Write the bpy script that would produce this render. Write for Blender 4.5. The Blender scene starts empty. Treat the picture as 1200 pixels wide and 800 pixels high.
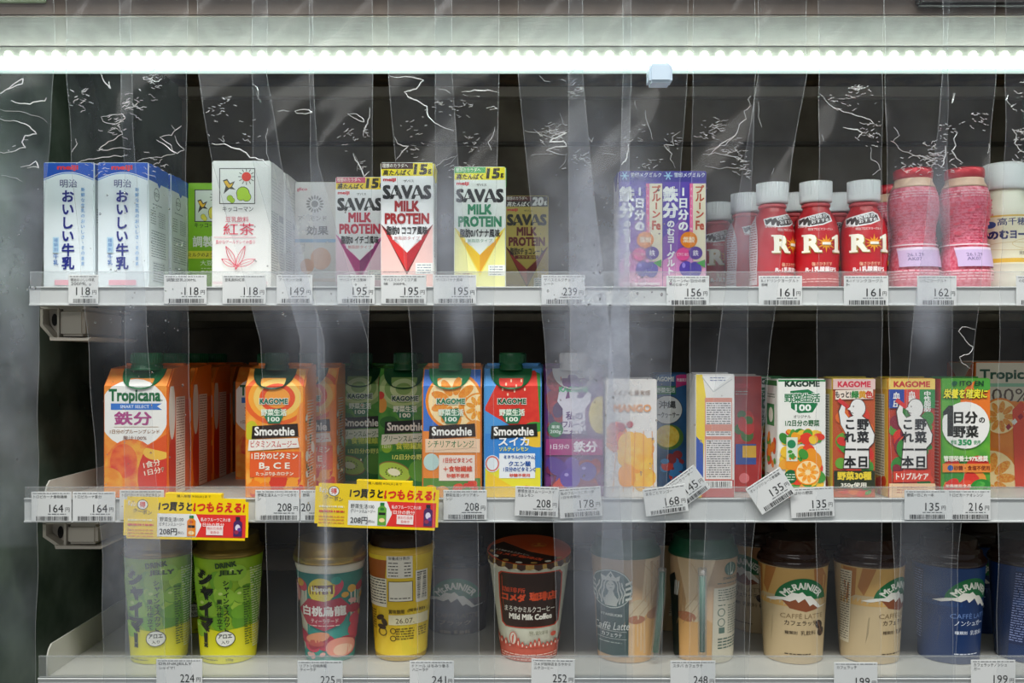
import bpy, bmesh, math, random
from mathutils import Vector, Matrix

# ------------------------------------------------------------------ camera, world, lamps, exposure
SC = bpy.context.scene
COL = SC.collection
CZ, CD, F = 1.35, 0.85, 1054.0        # camera height, distance to the product fronts, focal length in pixels of a 1200 px frame
cam = bpy.data.cameras.new('camera'); cam.sensor_width = 36; cam.lens = 36 * F / 1200; cam.shift_y = 20 / 1200
cam_o = bpy.data.objects.new('camera', cam); COL.objects.link(cam_o)
cam_o.location = (0, -CD, CZ); cam_o.rotation_euler = (math.pi / 2, 0, 0); cam.clip_start = .02
SC.camera = cam_o
SC.view_settings.view_transform = 'Standard'; SC.view_settings.look = 'None'
SC.view_settings.gamma = 1; SC.view_settings.use_curve_mapping = False
SC.view_settings.exposure = 0.22
w = bpy.data.worlds.new('world'); SC.world = w; w.use_nodes = True
w.node_tree.nodes['Background'].inputs[0].default_value = (.80, .86, .92, 1)
w.node_tree.nodes['Background'].inputs[1].default_value = 0.22
SC.cycles.transparent_max_bounces = 32
SC.cycles.max_bounces = 8
SC.cycles.sample_clamp_indirect = 4

def area(name, loc, rot, sx, sy, e, col=(1, 1, 1)):
    l = bpy.data.lights.new(name, 'AREA'); l.shape = 'RECTANGLE'; l.size = sx; l.size_y = sy; l.energy = e; l.color = col
    o = bpy.data.objects.new(name, l); COL.objects.link(o); o.location = loc; o.rotation_euler = rot; return o
area('ceiling_lamp_light', (0, -.80, 2.75), (math.radians(22), 0, 0), 2.4, .25, 42, (1, .985, .95))
area('aisle_lamp_light', (-.6, -2.9, 2.75), (math.radians(50), 0, 0), 2.4, .30, 11, (1, .985, .95))
LED_STRENGTH = 11.0

# ------------------------------------------------------------------ small helpers
def lin(h):
    r = [int(h[i:i + 2], 16) / 255 for i in (0, 2, 4)]
    return tuple(c / 12.92 if c <= .04045 else ((c + .055) / 1.055) ** 2.4 for c in r) + (1,)
_M = {}
def mat(c, rough=.42, metal=0., noise=None, spec=.5):
    """plain or two-tone (noise=(colour2, scale)) surface"""
    key = (c, rough, metal, noise, spec)
    if key in _M: return _M[key]
    m = bpy.data.materials.new('surface_' + c); m.use_nodes = True
    nt = m.node_tree; b = nt.nodes['Principled BSDF']
    b.inputs['Base Color'].default_value = lin(c); b.inputs['Roughness'].default_value = rough
    b.inputs['Metallic'].default_value = metal; b.inputs['Specular IOR Level'].default_value = spec
    if noise:
        tc = nt.nodes.new('ShaderNodeTexCoord'); n = nt.nodes.new('ShaderNodeTexNoise'); mx = nt.nodes.new('ShaderNodeMix')
        mx.data_type = 'RGBA'; n.inputs['Scale'].default_value = noise[1]; n.inputs['Detail'].default_value = 4
        rp = nt.nodes.new('ShaderNodeMapRange'); rp.inputs[1].default_value = .38; rp.inputs[2].default_value = .62
        nt.links.new(tc.outputs['Object'], n.inputs['Vector']); nt.links.new(n.outputs['Fac'], rp.inputs[0])
        nt.links.new(rp.outputs[0], mx.inputs['Factor'])
        mx.inputs['A'].default_value = lin(c); mx.inputs['B'].default_value = lin(noise[0])
        nt.links.new(mx.outputs['Result'], b.inputs['Base Color'])
    _M[key] = m; return m
def glow(name, c, s):
    m = bpy.data.materials.new(name); m.use_nodes = True; b = m.node_tree.nodes['Principled BSDF']
    b.inputs['Base Color'].default_value = lin(c); b.inputs['Emission Color'].default_value = lin(c); b.inputs['Emission Strength'].default_value = s
    return m
def film(name, haze, tint, gloss=.05, rough=.12, attr=False, noise=0.):
    """clear plastic: transparent, a little clouded, glossy at grazing angles"""
    m = bpy.data.materials.new(name); m.use_nodes = True; nt = m.node_tree; nt.nodes.clear(); N = nt.nodes.new; L = nt.links.new
    out = N('ShaderNodeOutputMaterial'); tr = N('ShaderNodeBsdfTransparent'); tr.inputs[0].default_value = (.955, .965, .97, 1)
    df = N('ShaderNodeBsdfDiffuse'); df.inputs[0].default_value = lin(tint); tl = N('ShaderNodeBsdfTranslucent'); tl.inputs[0].default_value = lin(tint)
    dt = N('ShaderNodeMixShader'); dt.inputs[0].default_value = .45; L(df.outputs[0], dt.inputs[1]); L(tl.outputs[0], dt.inputs[2])
    m1 = N('ShaderNodeMixShader'); L(tr.outputs[0], m1.inputs[1]); L(dt.outputs[0], m1.inputs[2]); m1.inputs[0].default_value = haze
    gl = N('ShaderNodeBsdfGlossy'); gl.inputs['Roughness'].default_value = rough; fr = N('ShaderNodeFresnel'); fr.inputs[0].default_value = 1.4
    mu = N('ShaderNodeMath'); mu.operation = 'MULTIPLY_ADD'; mu.inputs[1].default_value = .25; mu.inputs[2].default_value = gloss * .2; L(fr.outputs[0], mu.inputs[0])
    m2 = N('ShaderNodeMixShader'); L(mu.outputs[0], m2.inputs[0]); L(m1.outputs[0], m2.inputs[1]); L(gl.outputs[0], m2.inputs[2])
    L(m2.outputs[0], out.inputs[0])
    if attr:
        at = N('ShaderNodeAttribute'); at.attribute_name = 'haze'; tc = N('ShaderNodeTexCoord')
        n1 = N('ShaderNodeTexNoise'); n1.inputs['Scale'].default_value = 22; n1.inputs['Detail'].default_value = 6; n1.inputs['Roughness'].default_value = .62
        L(tc.outputs['Object'], n1.inputs['Vector'])
        r = N('ShaderNodeMapRange'); r.inputs[1].default_value = .3; r.inputs[2].default_value = .7; r.inputs[3].default_value = .5; r.inputs[4].default_value = 1.45
        L(n1.outputs['Fac'], r.inputs[0]); x = N('ShaderNodeMath'); x.operation = 'MULTIPLY'; x.use_clamp = True
        L(at.outputs['Fac'], x.inputs[0]); L(r.outputs[0], x.inputs[1]); L(x.outputs[0], m1.inputs[0])
        bp = N('ShaderNodeBump'); bp.inputs['Strength'].default_value = .04; bp.inputs['Distance'].default_value = .01
        n2 = N('ShaderNodeTexNoise'); n2.inputs['Scale'].default_value = 14; n2.inputs['Detail'].default_value = 3
        L(tc.outputs['Object'], n2.inputs['Vector']); L(n2.outputs['Fac'], bp.inputs['Height']); L(bp.outputs[0], gl.inputs['Normal'])
    return m

def P(px, py, y=0.):
    """the real place whose image in the photograph is (px, py) when it lies y metres behind the product fronts"""
    k = (CD + y) / F
    return Vector(((px - 600) * k, y, CZ - (py - 420) * k))
def link(name, me, parent=None):
    o = bpy.data.objects.new(name, me); COL.objects.link(o)
    if parent: o.parent = parent
    return o
def obj(name, bm, mats, parent=None, smooth=False):
    me = bpy.data.meshes.new(name)
    base = parent
    while base is not None and '_loc' not in base: base = base.parent
    if base is not None: bmesh.ops.translate(bm, verts=bm.verts, vec=-Vector(base['_loc'][:]))
    if smooth:
        for f in bm.faces: f.smooth = True
    bm.to_mesh(me); bm.free()
    for m in (mats if isinstance(mats, (list, tuple)) else [mats]): me.materials.append(m)
    return link(name, me, parent)
def thing(name, label, cat, loc, group=None, rz=0.):
    o = bpy.data.objects.new(name, None); COL.objects.link(o); o.location = loc; o.rotation_euler = (0, 0, rz)
    o['label'] = label; o['category'] = cat; o['_loc'] = tuple(loc); o.empty_display_size = .02
    if group: o['group'] = group
    return o
def tag(o, label, cat, group=None):
    o['label'] = label; o['category'] = cat
    if group: o['group'] = group
    return o
def struct(name, bm, m, smooth=False):
    o = obj(name, bm, m, smooth=smooth); o['kind'] = 'structure'; return o
def copy_thing(root, loc, label, rz=None, group=None, skip=()):
    """a copy of a thing with copies of all its parts; copies share mesh data"""
    r = root.copy(); COL.objects.link(r); r.location = loc; r['label'] = label
    if rz is not None: r.rotation_euler = (0, 0, rz)
    if group: r['group'] = group
    for ch in KIDS(root):
        if ch.name.split('.')[0] in skip: continue
        c = ch.copy(); COL.objects.link(c); c.parent = r
        for g in KIDS(ch):
            d = g.copy(); COL.objects.link(d); d.parent = c
    return r
def KIDS(o): return [c for c in ALLOBJ() if c.parent == o]
def ALLOBJ(): return list(COL.objects)
def box(bm, a, b, mi=0, bev=0., seg=2):
    vs = [bm.verts.new((x, y, z)) for x in (a[0], b[0]) for y in (a[1], b[1]) for z in (a[2], b[2])]
    fs = [bm.faces.new([vs[i] for i in q]) for q in ((0, 1, 3, 2), (4, 6, 7, 5), (0, 4, 5, 1), (2, 3, 7, 6), (0, 2, 6, 4), (1, 5, 7, 3))]
    for f in fs: f.material_index = mi
    if bev:
        es = {e for f in fs for e in f.edges}
        r = bmesh.ops.bevel(bm, geom=list(es), offset=bev, segments=seg, affect='EDGES')
        for f in r['faces']: f.material_index = mi
    return fs
def BX(a, b, bev=0., seg=2):
    bm = bmesh.new(); box(bm, a, b, 0, bev, seg); return bm
def prism(bm, pts, y0, y1, mi=0):
    """outline (x, z) pushed from y0 to y1"""
    a = [bm.verts.new((x, y0, z)) for x, z in pts]; b = [bm.verts.new((x, y1, z)) for x, z in pts]
    n = len(pts); fs = [bm.faces.new(a), bm.faces.new(b[::-1])]
    for i in range(n): fs.append(bm.faces.new((a[i], b[i], b[(i + 1) % n], a[(i + 1) % n])))
    for f in fs: f.material_index = mi
    bmesh.ops.recalc_face_normals(bm, faces=fs); return fs
def lathe(bm, prof, cx, cy, seg=56, mi=0, cap=True, smooth=True):
    """prof: (z, r) from bottom to top"""
    rings = []
    for z, r in prof:
        rings.append([bm.verts.new((cx + r * math.sin(2 * math.pi * k / seg), cy - r * math.cos(2 * math.pi * k / seg), z)) for k in range(seg)])
    for a, b in zip(rings, rings[1:]):
        for k in range(seg):
            f = bm.faces.new((a[k], a[(k + 1) % seg], b[(k + 1) % seg], b[k])); f.material_index = mi; f.smooth = smooth
    if cap:
        for r, s in ((rings[0], -1), (rings[-1], 1)):
            f = bm.faces.new(r[::s]); f.material_index = mi
    return rings
def tube(bm, pts, r, seg=8, mi=0):
    rings = []
    for i, p in enumerate(pts):
        p = Vector(p); d = (Vector(pts[min(i + 1, len(pts) - 1)]) - Vector(pts[max(i - 1, 0)])).normalized()
        u = d.orthogonal().normalized(); v = d.cross(u)
        if rings:
            # keep the frame from spinning
            u = (pu - d * pu.dot(d)).normalized(); v = d.cross(u)
        pu = u
        rings.append([bm.verts.new(p + u * (r * math.cos(2 * math.pi * k / seg)) + v * (r * math.sin(2 * math.pi * k / seg))) for k in range(seg)])
    for a, b in zip(rings, rings[1:]):
        for k in range(seg):
            f = bm.faces.new((a[k], a[(k + 1) % seg], b[(k + 1) % seg], b[k])); f.material_index = mi; f.smooth = True
    bm.faces.new(rings[0][::-1]).material_index = mi; bm.faces.new(rings[-1]).material_index = mi

# ------------------------------------------------------------------ flat print: shapes and lettering laid on a face in photograph pixels
_T = {}; _N = {}
def glyphs(s, bold):
    k = (s, bold)
    if k not in _T and bold > .012:      # bold: the regular strokes laid side by side
        v0, f0 = glyphs(s, 0); n = len(v0); vs, fs = [], []; r = bold * .8
        dirs = [(-1, -1), (1, 1), (-1, 1), (1, -1)] if bold > .028 else [(-1, -.6), (1, .6)]
        if bold > .06: dirs += [(0, 0)]
        for i, (dx, dy) in enumerate(dirs):
            vs += [(x + dx * r, y + dy * r) for x, y in v0]; fs += [tuple(j + i * n for j in f) for f in f0]
        _T[k] = (vs, fs); _N[k] = n
    if k not in _T:
        c = bpy.data.curves.new('t', 'FONT'); c.body = s; c.size = 1; c.resolution_u = 2
        o = bpy.data.objects.new('t', c); m = bpy.data.meshes.new_from_object(o)
        _T[k] = ([(v.co.x, v.co.y) for v in m.vertices], [tuple(p.vertices) for p in m.polygons])
        bpy.data.objects.remove(o); bpy.data.curves.remove(c); bpy.data.meshes.remove(m)
    return _T[k]
class Art:
    def __init__(s, seed=1): s.items = []; s.rnd = random.Random(seed); s.lay = 0
    def add(s, vs, fs, c, text=False, n=None):
        # n: vertices per copy of a bold glyph run; every copy lies a hair above the one before
        n = n or len(vs); m = len(vs) // n
        for i in range(m):
            s.items.append((vs[i * n:(i + 1) * n], [tuple(j - i * n for j in f) for f in fs if i * n <= f[0] < (i + 1) * n], c, text, s.lay)); s.lay += 1 if i == m - 1 else .3
        return s
    def G(s, pts, c): return s.add([tuple(p) for p in pts], [tuple(range(len(pts)))], c)
    def R(s, x0, y0, x1, y1, c): return s.G([(x0, y1), (x1, y1), (x1, y0), (x0, y0)], c)
    def E(s, cx, cy, rx, ry, c, rot=0, n=28, a0=0, a1=360):
        q = []
        m = n if a1 - a0 >= 360 else n + 1
        for i in range(m):
            a = math.radians(a0 + (a1 - a0) * i / n); x, y = rx * math.cos(a), ry * math.sin(a); r = math.radians(rot)
            q.append((cx + x * math.cos(r) - y * math.sin(r), cy + x * math.sin(r) + y * math.cos(r)))
        return s.G(q[::-1], c)
    def ring(s, cx, cy, rx, ry, t, c, n=28):
        o = [(cx + rx * math.cos(2 * math.pi * i / n), cy + ry * math.sin(2 * math.pi * i / n)) for i in range(n)]
        q = [(cx + (rx - t) * math.cos(2 * math.pi * i / n), cy + (ry - t) * math.sin(2 * math.pi * i / n)) for i in range(n)]
        return s.add(o + q, [(i, n + i, n + (i + 1) % n, (i + 1) % n) for i in range(n)], c)
    def line(s, pts, t, c):
        for (ax, ay), (bx, by) in zip(pts, pts[1:]):
            L = math.hypot(bx - ax, by - ay) or 1; nx, ny = -(by - ay) / L * t / 2, (bx - ax) / L * t / 2
            s.G([(ax + nx, ay + ny), (bx + nx, by + ny), (bx - nx, by - ny), (ax - nx, ay - ny)], c)
        return s
    def T(s, t, cx, cy, h, c, w=None, rot=0, b=.015, sh=0, arc=None):
        vs, fs = glyphs(t, b)
        if not vs: return s
        x0 = min(v[0] for v in vs); x1 = max(v[0] for v in vs); y0 = min(v[1] for v in vs); y1 = max(v[1] for v in vs)
        sy = h / (y1 - y0); sx = w / (x1 - x0) if w else sy; r = math.radians(rot); o = []
        for x, y in vs:
            X = (x - (x0 + x1) / 2) * sx + (y - (y0 + y1) / 2) * sy * sh; Y = (y - (y0 + y1) / 2) * sy
            if arc:   # radius of the circle the words follow
                a = X / arc; X, Y = (arc + Y) * math.sin(a), (arc + Y) * math.cos(a) - arc
            o.append((cx + X * math.cos(r) + Y * math.sin(r), cy + X * math.sin(r) - Y * math.cos(r)))
        return s.add(o, fs, c, True, _N.get((t, b)))
    def V(s, t, cx, y0, y1, em, c, b=.02):
        """a column of characters from y0 down to y1"""
        n = len(t); p = (y1 - y0) / n
        for i, ch in enumerate(t):
            vs, fs = glyphs(ch, b)
            if not vs: continue
            mx = (min(v[0] for v in vs) + max(v[0] for v in vs)) / 2; my = (min(v[1] for v in vs) + max(v[1] for v in vs)) / 2
            wide = (max(v[0] for v in vs) - min(v[0] for v in vs)) < .62 and ord(ch) < 256
            cy = y0 + p * (i + .5); small = ch in 'ャュョッァィゥェォ'
            e = em
            if ch in 'ー一' and ch == 'ー': o = [(cx + (y - my) * e, cy + (x - mx) * p * .95) for x, y in vs]; fs = [f[::-1] for f in fs]
            else: o = [(cx + (x - mx) * e + (em * .1 if small else 0), cy - (y - my) * min(e, p * 1.08)) for x, y in vs]
            s.add(o, fs, c, True, _N.get((ch, b)))
        return s
    def X(s, x0, y0, x1, y1, c, pitch=3.0, t=1.1, rot=0):
        """print too small to read: rows of broken dashes"""
        vs, fs = [], []; y = y0 + t / 2
        while y < y1:
            x = x0
            while x < x1:
                l = s.rnd.uniform(1, 5.5); e = min(x + l, x1); n = len(vs)
                vs += [(x, y + t / 2), (e, y + t / 2), (e, y - t / 2), (x, y - t / 2)]; fs.append((n, n + 1, n + 2, n + 3)); x = e + s.rnd.uniform(.5, 1.4)
            y += pitch
        return s.add(vs, fs, c, True)
    def B(s, x0, y0, x1, y1, c='1c1c1e', vert=True):
        vs, fs = [], []; x = x0 if vert else y0; lim = x1 if vert else y1
        while x < lim:
            l = s.rnd.choice((.45, .45, .8, 1.2)); e = min(x + l, lim); n = len(vs)
            vs += [(x, y1), (e, y1), (e, y0), (x, y0)] if vert else [(x0, e), (x1, e), (x1, x), (x0, x)]; fs.append((n, n + 1, n + 2, n + 3)); x = e + s.rnd.choice((.45, .7, 1.0))
        return s.add(vs, fs, c, True)
    def orange(s, cx, cy, r, c1='f7931e', c2='ffb84d', a0=0, a1=360):
        s.E(cx, cy, r, r, c1).E(cx, cy, r * .9, r * .9, 'ffe2a8')
        for i in range(9):
            a = math.radians(a0 + 40 * i); d = .52 * r
            s.E(cx + d * math.cos(a), cy + d * math.sin(a), r * .32, r * .15, (c2, .42, 0., (c1, 500.), .5), rot=math.degrees(a), n=12)
        return s
    def berry(s, cx, cy, r, c, hi='ffffff'):
        s.E(cx, cy, r, r, c, n=18); return s.E(cx - r * .35, cy - r * .35, r * .22, r * .17, hi, n=10)
    def rand_fruit(s, x0, y0, x1, y1, cols, r0, r1, n):
        for i in range(n):
            r = s.rnd.uniform(r0, r1); c = s.rnd.choice(cols)
            x = s.rnd.uniform(x0 + r, x1 - r) if x1 - x0 > 2 * r else (x0 + x1) / 2; y = s.rnd.uniform(y0 + r, y1 - r) if y1 - y0 > 2 * r else (y0 + y1) / 2
            s.E(x, y, r, r * s.rnd.uniform(.6, 1), c, rot=s.rnd.uniform(0, 180), n=14)
        return s
    def build(s, parent, surf, xs=None, ys=None, clip=None, base=.00012, smooth=False, names=('printed_artwork', 'lettering')):
        out = []
        for want in (False, True):
            bm = bmesh.new(); mats = []; idx = {}; any_ = False
            for i, (vs, fs, c, text, lay) in enumerate(s.items):
                if text != want: continue
                any_ = True
                if c not in idx: idx[c] = len(mats); mats.append(mat(*c) if isinstance(c, tuple) else mat(c))
                b2 = bmesh.new(); q = [b2.verts.new((x, y, 0)) for x, y in vs]
                for f in fs:
                    try: b2.faces.new([q[j] for j in f])
                    except ValueError: pass
                planes = []
                if clip:
                    for co, no in (((clip[0], 0, 0), (1, 0, 0)), ((clip[2], 0, 0), (-1, 0, 0)), ((0, clip[1], 0), (0, 1, 0)), ((0, clip[3], 0), (0, -1, 0))):
                        bmesh.ops.bisect_plane(b2, geom=b2.verts[:] + b2.edges[:] + b2.faces[:], plane_co=co, plane_no=no, clear_inner=True)
                if b2.verts:
                    ux = [v.co.x for v in b2.verts]; uy = [v.co.y for v in b2.verts]
                    for x in (xs or ()):
                        if min(ux) < x < max(ux): bmesh.ops.bisect_plane(b2, geom=b2.verts[:] + b2.edges[:] + b2.faces[:], plane_co=(x, 0, 0), plane_no=(1, 0, 0))
                    for y in (ys or ()):
                        if min(uy) < y < max(uy): bmesh.ops.bisect_plane(b2, geom=b2.verts[:] + b2.edges[:] + b2.faces[:], plane_co=(0, y, 0), plane_no=(0, 1, 0))
                off = base + .000016 * lay; m = {}
                for v in b2.verts: m[v] = bm.verts.new(surf(v.co.x, v.co.y, off))
                for f in b2.faces:
                    try: g = bm.faces.new([m[v] for v in f.verts]); g.material_index = idx[c]; g.smooth = smooth
                    except ValueError: pass
                b2.free()
            if any_: out.append(obj(names[1 if want else 0], bm, mats, parent))
            else: bm.free(); out.append(None)
        return out

Z1, Z2, Z3 = P(0, 340).z, P(0, 583).z, P(0, 782).z       # the three shelf surfaces
ZS = {1: Z1, 2: Z2, 3: Z3}
def on(shelf, px, d): return (P(px, 0, d).x, d, ZS[shelf])

# front face, with the part above the fold leaning back
def front_surf(d, fold=None, lean=.9):
    k = (CD + d) / F; zf = P(0, fold, d).z if fold else None
    def f(x, y, off):
        p = P(x, y, d); p.y -= off
        if zf is not None and p.z > zf: p.y += (p.z - zf) * lean
        return p
    return f
def side_surf(xw, d, sgn):
    k = (CD + d) / F
    def f(u, y, off): return Vector((xw + sgn * off, d + u * k, CZ - (y - 420) * k))
    return f
def carton(name, label, cat, shelf, x0, x1, top, d, depth, colour, art, sideart=None, side='R', group=None, colour_top=None, seam=True, rz=0., bev=.0012, ears=True):
    """a brick carton: bevelled body, folded ears, top seam, print on its front and one side"""
    k = (CD + d) / F; A = P(x0, top, d); B = P(x1, top, d); zb = ZS[shelf]; zt = A.z
    t = thing(name, label, cat, ((A.x + B.x) / 2, d + depth / 2, zb), group)
    bm = bmesh.new(); box(bm, (A.x, d, zb), (B.x, d + depth, zt), 0, bev)
    obj('carton_body', bm, mat(colour, .36), t)
    if seam:
        bm = bmesh.new(); ym = d + depth / 2
        box(bm, (A.x + .001, ym - .0006, zt - .0002), (B.x - .001, ym + .0055, zt + .0012), 0, .0003, 1)
        if ears:
            for xx, s in ((A.x, -1), (B.x, 1)):    # folded ears hug the sides
                q = [bm.verts.new((xx + s * .0007, d + a * depth, zt - h)) for a, h in ((.1, .0006), (.9, .0006), (.5, .4 * depth))]
                r = [bm.verts.new((xx, v.co.y, v.co.z)) for v in q]
                bm.faces.new(q if s > 0 else q[::-1])
                for i in range(3): bm.faces.new((q[i], q[(i + 1) % 3], r[(i + 1) % 3], r[i]))
            bmesh.ops.recalc_face_normals(bm, faces=bm.faces[:])
        obj('folded_seam', bm, mat(colour_top or colour, .36), t)
    if art: art.build(t, front_surf(d), clip=(x0 + .8, top + .8, x1 - .8, 420 + (CZ - zb) / k - .6))
    if sideart:
        sideart.build(t, side_surf(B.x if side == 'R' else A.x, d, 1 if side == 'R' else -1), clip=(1, top + 1, depth / k - 1, 420 + (CZ - zb) / k - .6), names=('side_artwork', 'side_lettering'))
    if rz: t.rotation_euler = (0, 0, rz)
    return t
def lathe_surf(cx, cy, prof, kf, rot=0.):
    """cx is the pixel column of the axis; print wraps round the profile"""
    k = (CD + cy) / F
    def rad(z):
        for (z0, r0), (z1, r1) in zip(prof, prof[1:]):
            if z0 <= z <= z1: return r0 + (r1 - r0) * (z - z0) / max(z1 - z0, 1e-9)
        return prof[0][1] if z < prof[0][0] else prof[-1][1]
    X0 = (cx - 600) * k
    def f(x, y, off):
        z = CZ - (y - 420) * kf; r = rad(z); u = (x - cx) * k / max(r, 1e-4)
        a = math.asin(max(-.999, min(.999, u))) if abs(u) < .9 else math.copysign(1.1198 + (abs(u) - .9) * 1.2, u)
        r += off
        return Vector((X0 + r * math.sin(a + rot), cy - r * math.cos(a + rot), z))
    return f
def round_pack(name, label, cat, cx, cy, shelf, body, parts, art, group=None, body_name='cup_body', rz=0., colour='f0efe8', fine=False, bm_mat=None, clip=None):
    """body: (py, half width px) from top to bottom; parts: (name, profile, colour, rough, metal)"""
    k = (CD + cy) / F; zb = ZS[shelf]; kf = (CD + cy - max(h for y, h in body) * k) / F; Z = lambda py: CZ - (py - 420) * kf
    bot = 420 + (CZ - zb) / kf - .8; clip = (clip[0], clip[1], clip[2], min(clip[3], bot)) if clip else (cx - 70, 0, cx + 70, bot)
    prof = [(Z(y), h * k) for y, h in body][::-1]; prof[0] = (zb, prof[0][1])
    t = thing(name, label, cat, ((cx - 600) * k, cy, zb), group)
    X = (cx - 600) * k
    bm = bmesh.new(); lathe(bm, [(zb + .0003, prof[0][1] * .93)] + [(zb + .0015, prof[0][1])] + prof[1:], X, cy)
    obj(body_name, bm, bm_mat or mat(colour, .3), t)
    for pn, pp, c, ro, me in parts:
        bm = bmesh.new(); lathe(bm, [(Z(y), h * k) for y, h in pp][::-1], X, cy); obj(pn, bm, mat(c, ro, me), t)
    if art:
        ys = [420 + (CZ - z) / kf for z, r in prof[1:-1]]
        lo = min(x for it in art.items for x, y in it[0]); hi = max(x for it in art.items for x, y in it[0])
        n = int((hi - lo) / 4) + 2
        art.build(t, lathe_surf(cx, cy, prof, kf), xs=[lo + 4 * i for i in range(n)], ys=ys, base=.0003, clip=clip, smooth=True)
    if rz: t.rotation_euler = (0, 0, rz)
    return t

# ------------------------------------------------------------------ the setting: store floor, refrigerated case
XL, XR, YB = -.466, .72, .42
struct('floor', BX((-2.2, -3.6, -.02), (2.6, 1.0, 0)), mat('b9b6ae', .3))
steel = mat('93a694', .25, .55, ('56695a', 11.), .5)
struct('wall_left', BX((XL - .03, -.09, 0), (XL, YB + .03, 2.05)), steel)
struct('wall_right', BX((XR, -.09, 0), (XR + .03, YB + .03, 2.05)), steel)
back = mat('75695a', .62, 0., ('5d5244', 14.))
bm = bmesh.new(); box(bm, (XL, YB, 0), (XR, YB + .03, 2.05)); struct('wall_back', bm, back)
for n, (a, b_, hh, c) in enumerate(((100, 112, .012, 'a3968a'), (163, 168, .004, '3d342a'), (376, 384, .006, '5b5040'), (640, 646, .006, '4a4034')), 1):
    A = P(0, a, YB - .02); B = P(0, b_, YB - .02)
    struct(f'trim_{n}', BX((XL, YB - hh - .004, B.z), (XR, YB, A.z), .001, 1), mat(c, .5))
struct('trim_5', BX((XL, -.06, .0), (XR, .40, P(0, 1000, 0).z), .004), mat('c9c7c0', .4))      # base of the case
# canopy: brown fascia, then a ribbed aluminium reflector that slopes back to the lamp
bm = bmesh.new(); box(bm, (XL - .03, -.096, P(0, 18, -.096).z), (XR + .03, -.06, P(0, -150, -.096).z), 0, .001)
struct('trim_6', bm, mat('7b6e63', .45, 0., ('6b5f55', 30.)))
alu = mat('a9a8a3', .5, .1, ('9d9c97', 60.))
bm = bmesh.new(); zt, zb_ = P(0, 17, -.094).z, P(0, 55, -.071).z
n = 16; pr = []
for i in range(n + 1):
    z = zt + (zb_ - zt) * i / n; pr.append((-.094 + .00005 * (i % 2) + .023 * i / n, z))
pr += [(-.05, zb_), (-.05, zt)]
a_ = [bm.verts.new((XL - .02, y, z)) for y, z in pr]; b2_ = [bm.verts.new((XR, y, z)) for y, z in pr]
for i in range(len(pr)): bm.faces.new((a_[i], a_[(i + 1) % len(pr)], b2_[(i + 1) % len(pr)], b2_[i]))
bm.faces.new(a_[::-1]); bm.faces.new(b2_)
struct('trim_7', bm, alu)
struct('ceiling', BX((XL, -.06, P(0, 104, YB).z), (XR, YB, P(0, 104, YB).z + .03)), mat('6a5238', .6, 0., ('3c2e20', 40.)))
# dark marks along the reflector's front (scuffs)
rnd = random.Random(4)
# a price rail sticker edge and a dark socket at the very top
t = tag(obj('shelf_sign', BX(P(-20, 3, -.0985), P(55, -40, -.0962), .0008), mat('9fb08a', .5)), 'green edged paper sign stuck at the top left of the canopy', 'sign')
t2 = tag(obj('canopy_latch', BX(P(1077, 5, -.105), P(1230, -30, -.0962), .002), mat('231d19', .5)), 'dark brown latch plate at the top right of the canopy', 'latch')

# LED lamp along the front of the canopy
yl = -.075
lamp = thing('strip_light', 'long glowing white strip light along the top of the case', 'light', (0, yl, P(0, 66, yl).z))
obj('lamp_housing', BX((XL, yl + .003, P(0, 68, yl).z), (XR, yl + .018, P(0, 51, yl).z), .002), mat('c6ccc0', .35), lamp)
bm = bmesh.new(); zc = P(0, 71, yl).z; rr = 7.5 * (CD + yl) / F
for x in (0,):
    A = []; B = []
    for k in range(24):
        a = 2 * math.pi * k / 24; A.append(bm.verts.new((XL + .004, yl + .007 + .006 * math.cos(a), zc + rr * math.sin(a)))); B.append(bm.verts.new((XR - .004, A[-1].co.y, A[-1].co.z)))
    for k in range(24):
        f = bm.faces.new((A[k], A[(k + 1) % 24], B[(k + 1) % 24], B[k])); f.smooth = True
    bm.faces.new(A[::-1]); bm.faces.new(B)
obj('diffuser_tube', bm, glow('led_diffuser', 'f2fffb', LED_STRENGTH), lamp)
obj('lower_lip', BX((XL, yl + .000, P(0, 84, yl).z), (XR, yl + .006, P(0, 80, yl).z), .0008), glow('lit_lip', 'd4efe6', .55), lamp)
led_me = None; lm = glow('led_chip', 'f8fff2', 8.)
for i in range(-33, 47):
    x = (i * 18.6 + 3) * (CD + yl) / F
    if not XL + .01 < x < XR - .01: continue
    if led_me is None:
        bm = bmesh.new(); bmesh.ops.create_uvsphere(bm, u_segments=10, v_segments=6, radius=.0030); led_me = bpy.data.meshes.new('led'); bm.to_mesh(led_me); bm.free(); led_me.materials.append(lm)
    o = bpy.data.objects.new('led', led_me); COL.objects.link(o); o.parent = lamp; o.location = (x, .0025, P(0, 63, yl).z - P(0, 66, yl).z)
clip_ = tag(obj('hanger_clip', BX(P(761, 96, -.112), P(784, 81, -.094), .002), mat('cfe0ee', .2)), 'small clear blue plastic clip under the strip light', 'clip')

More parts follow.
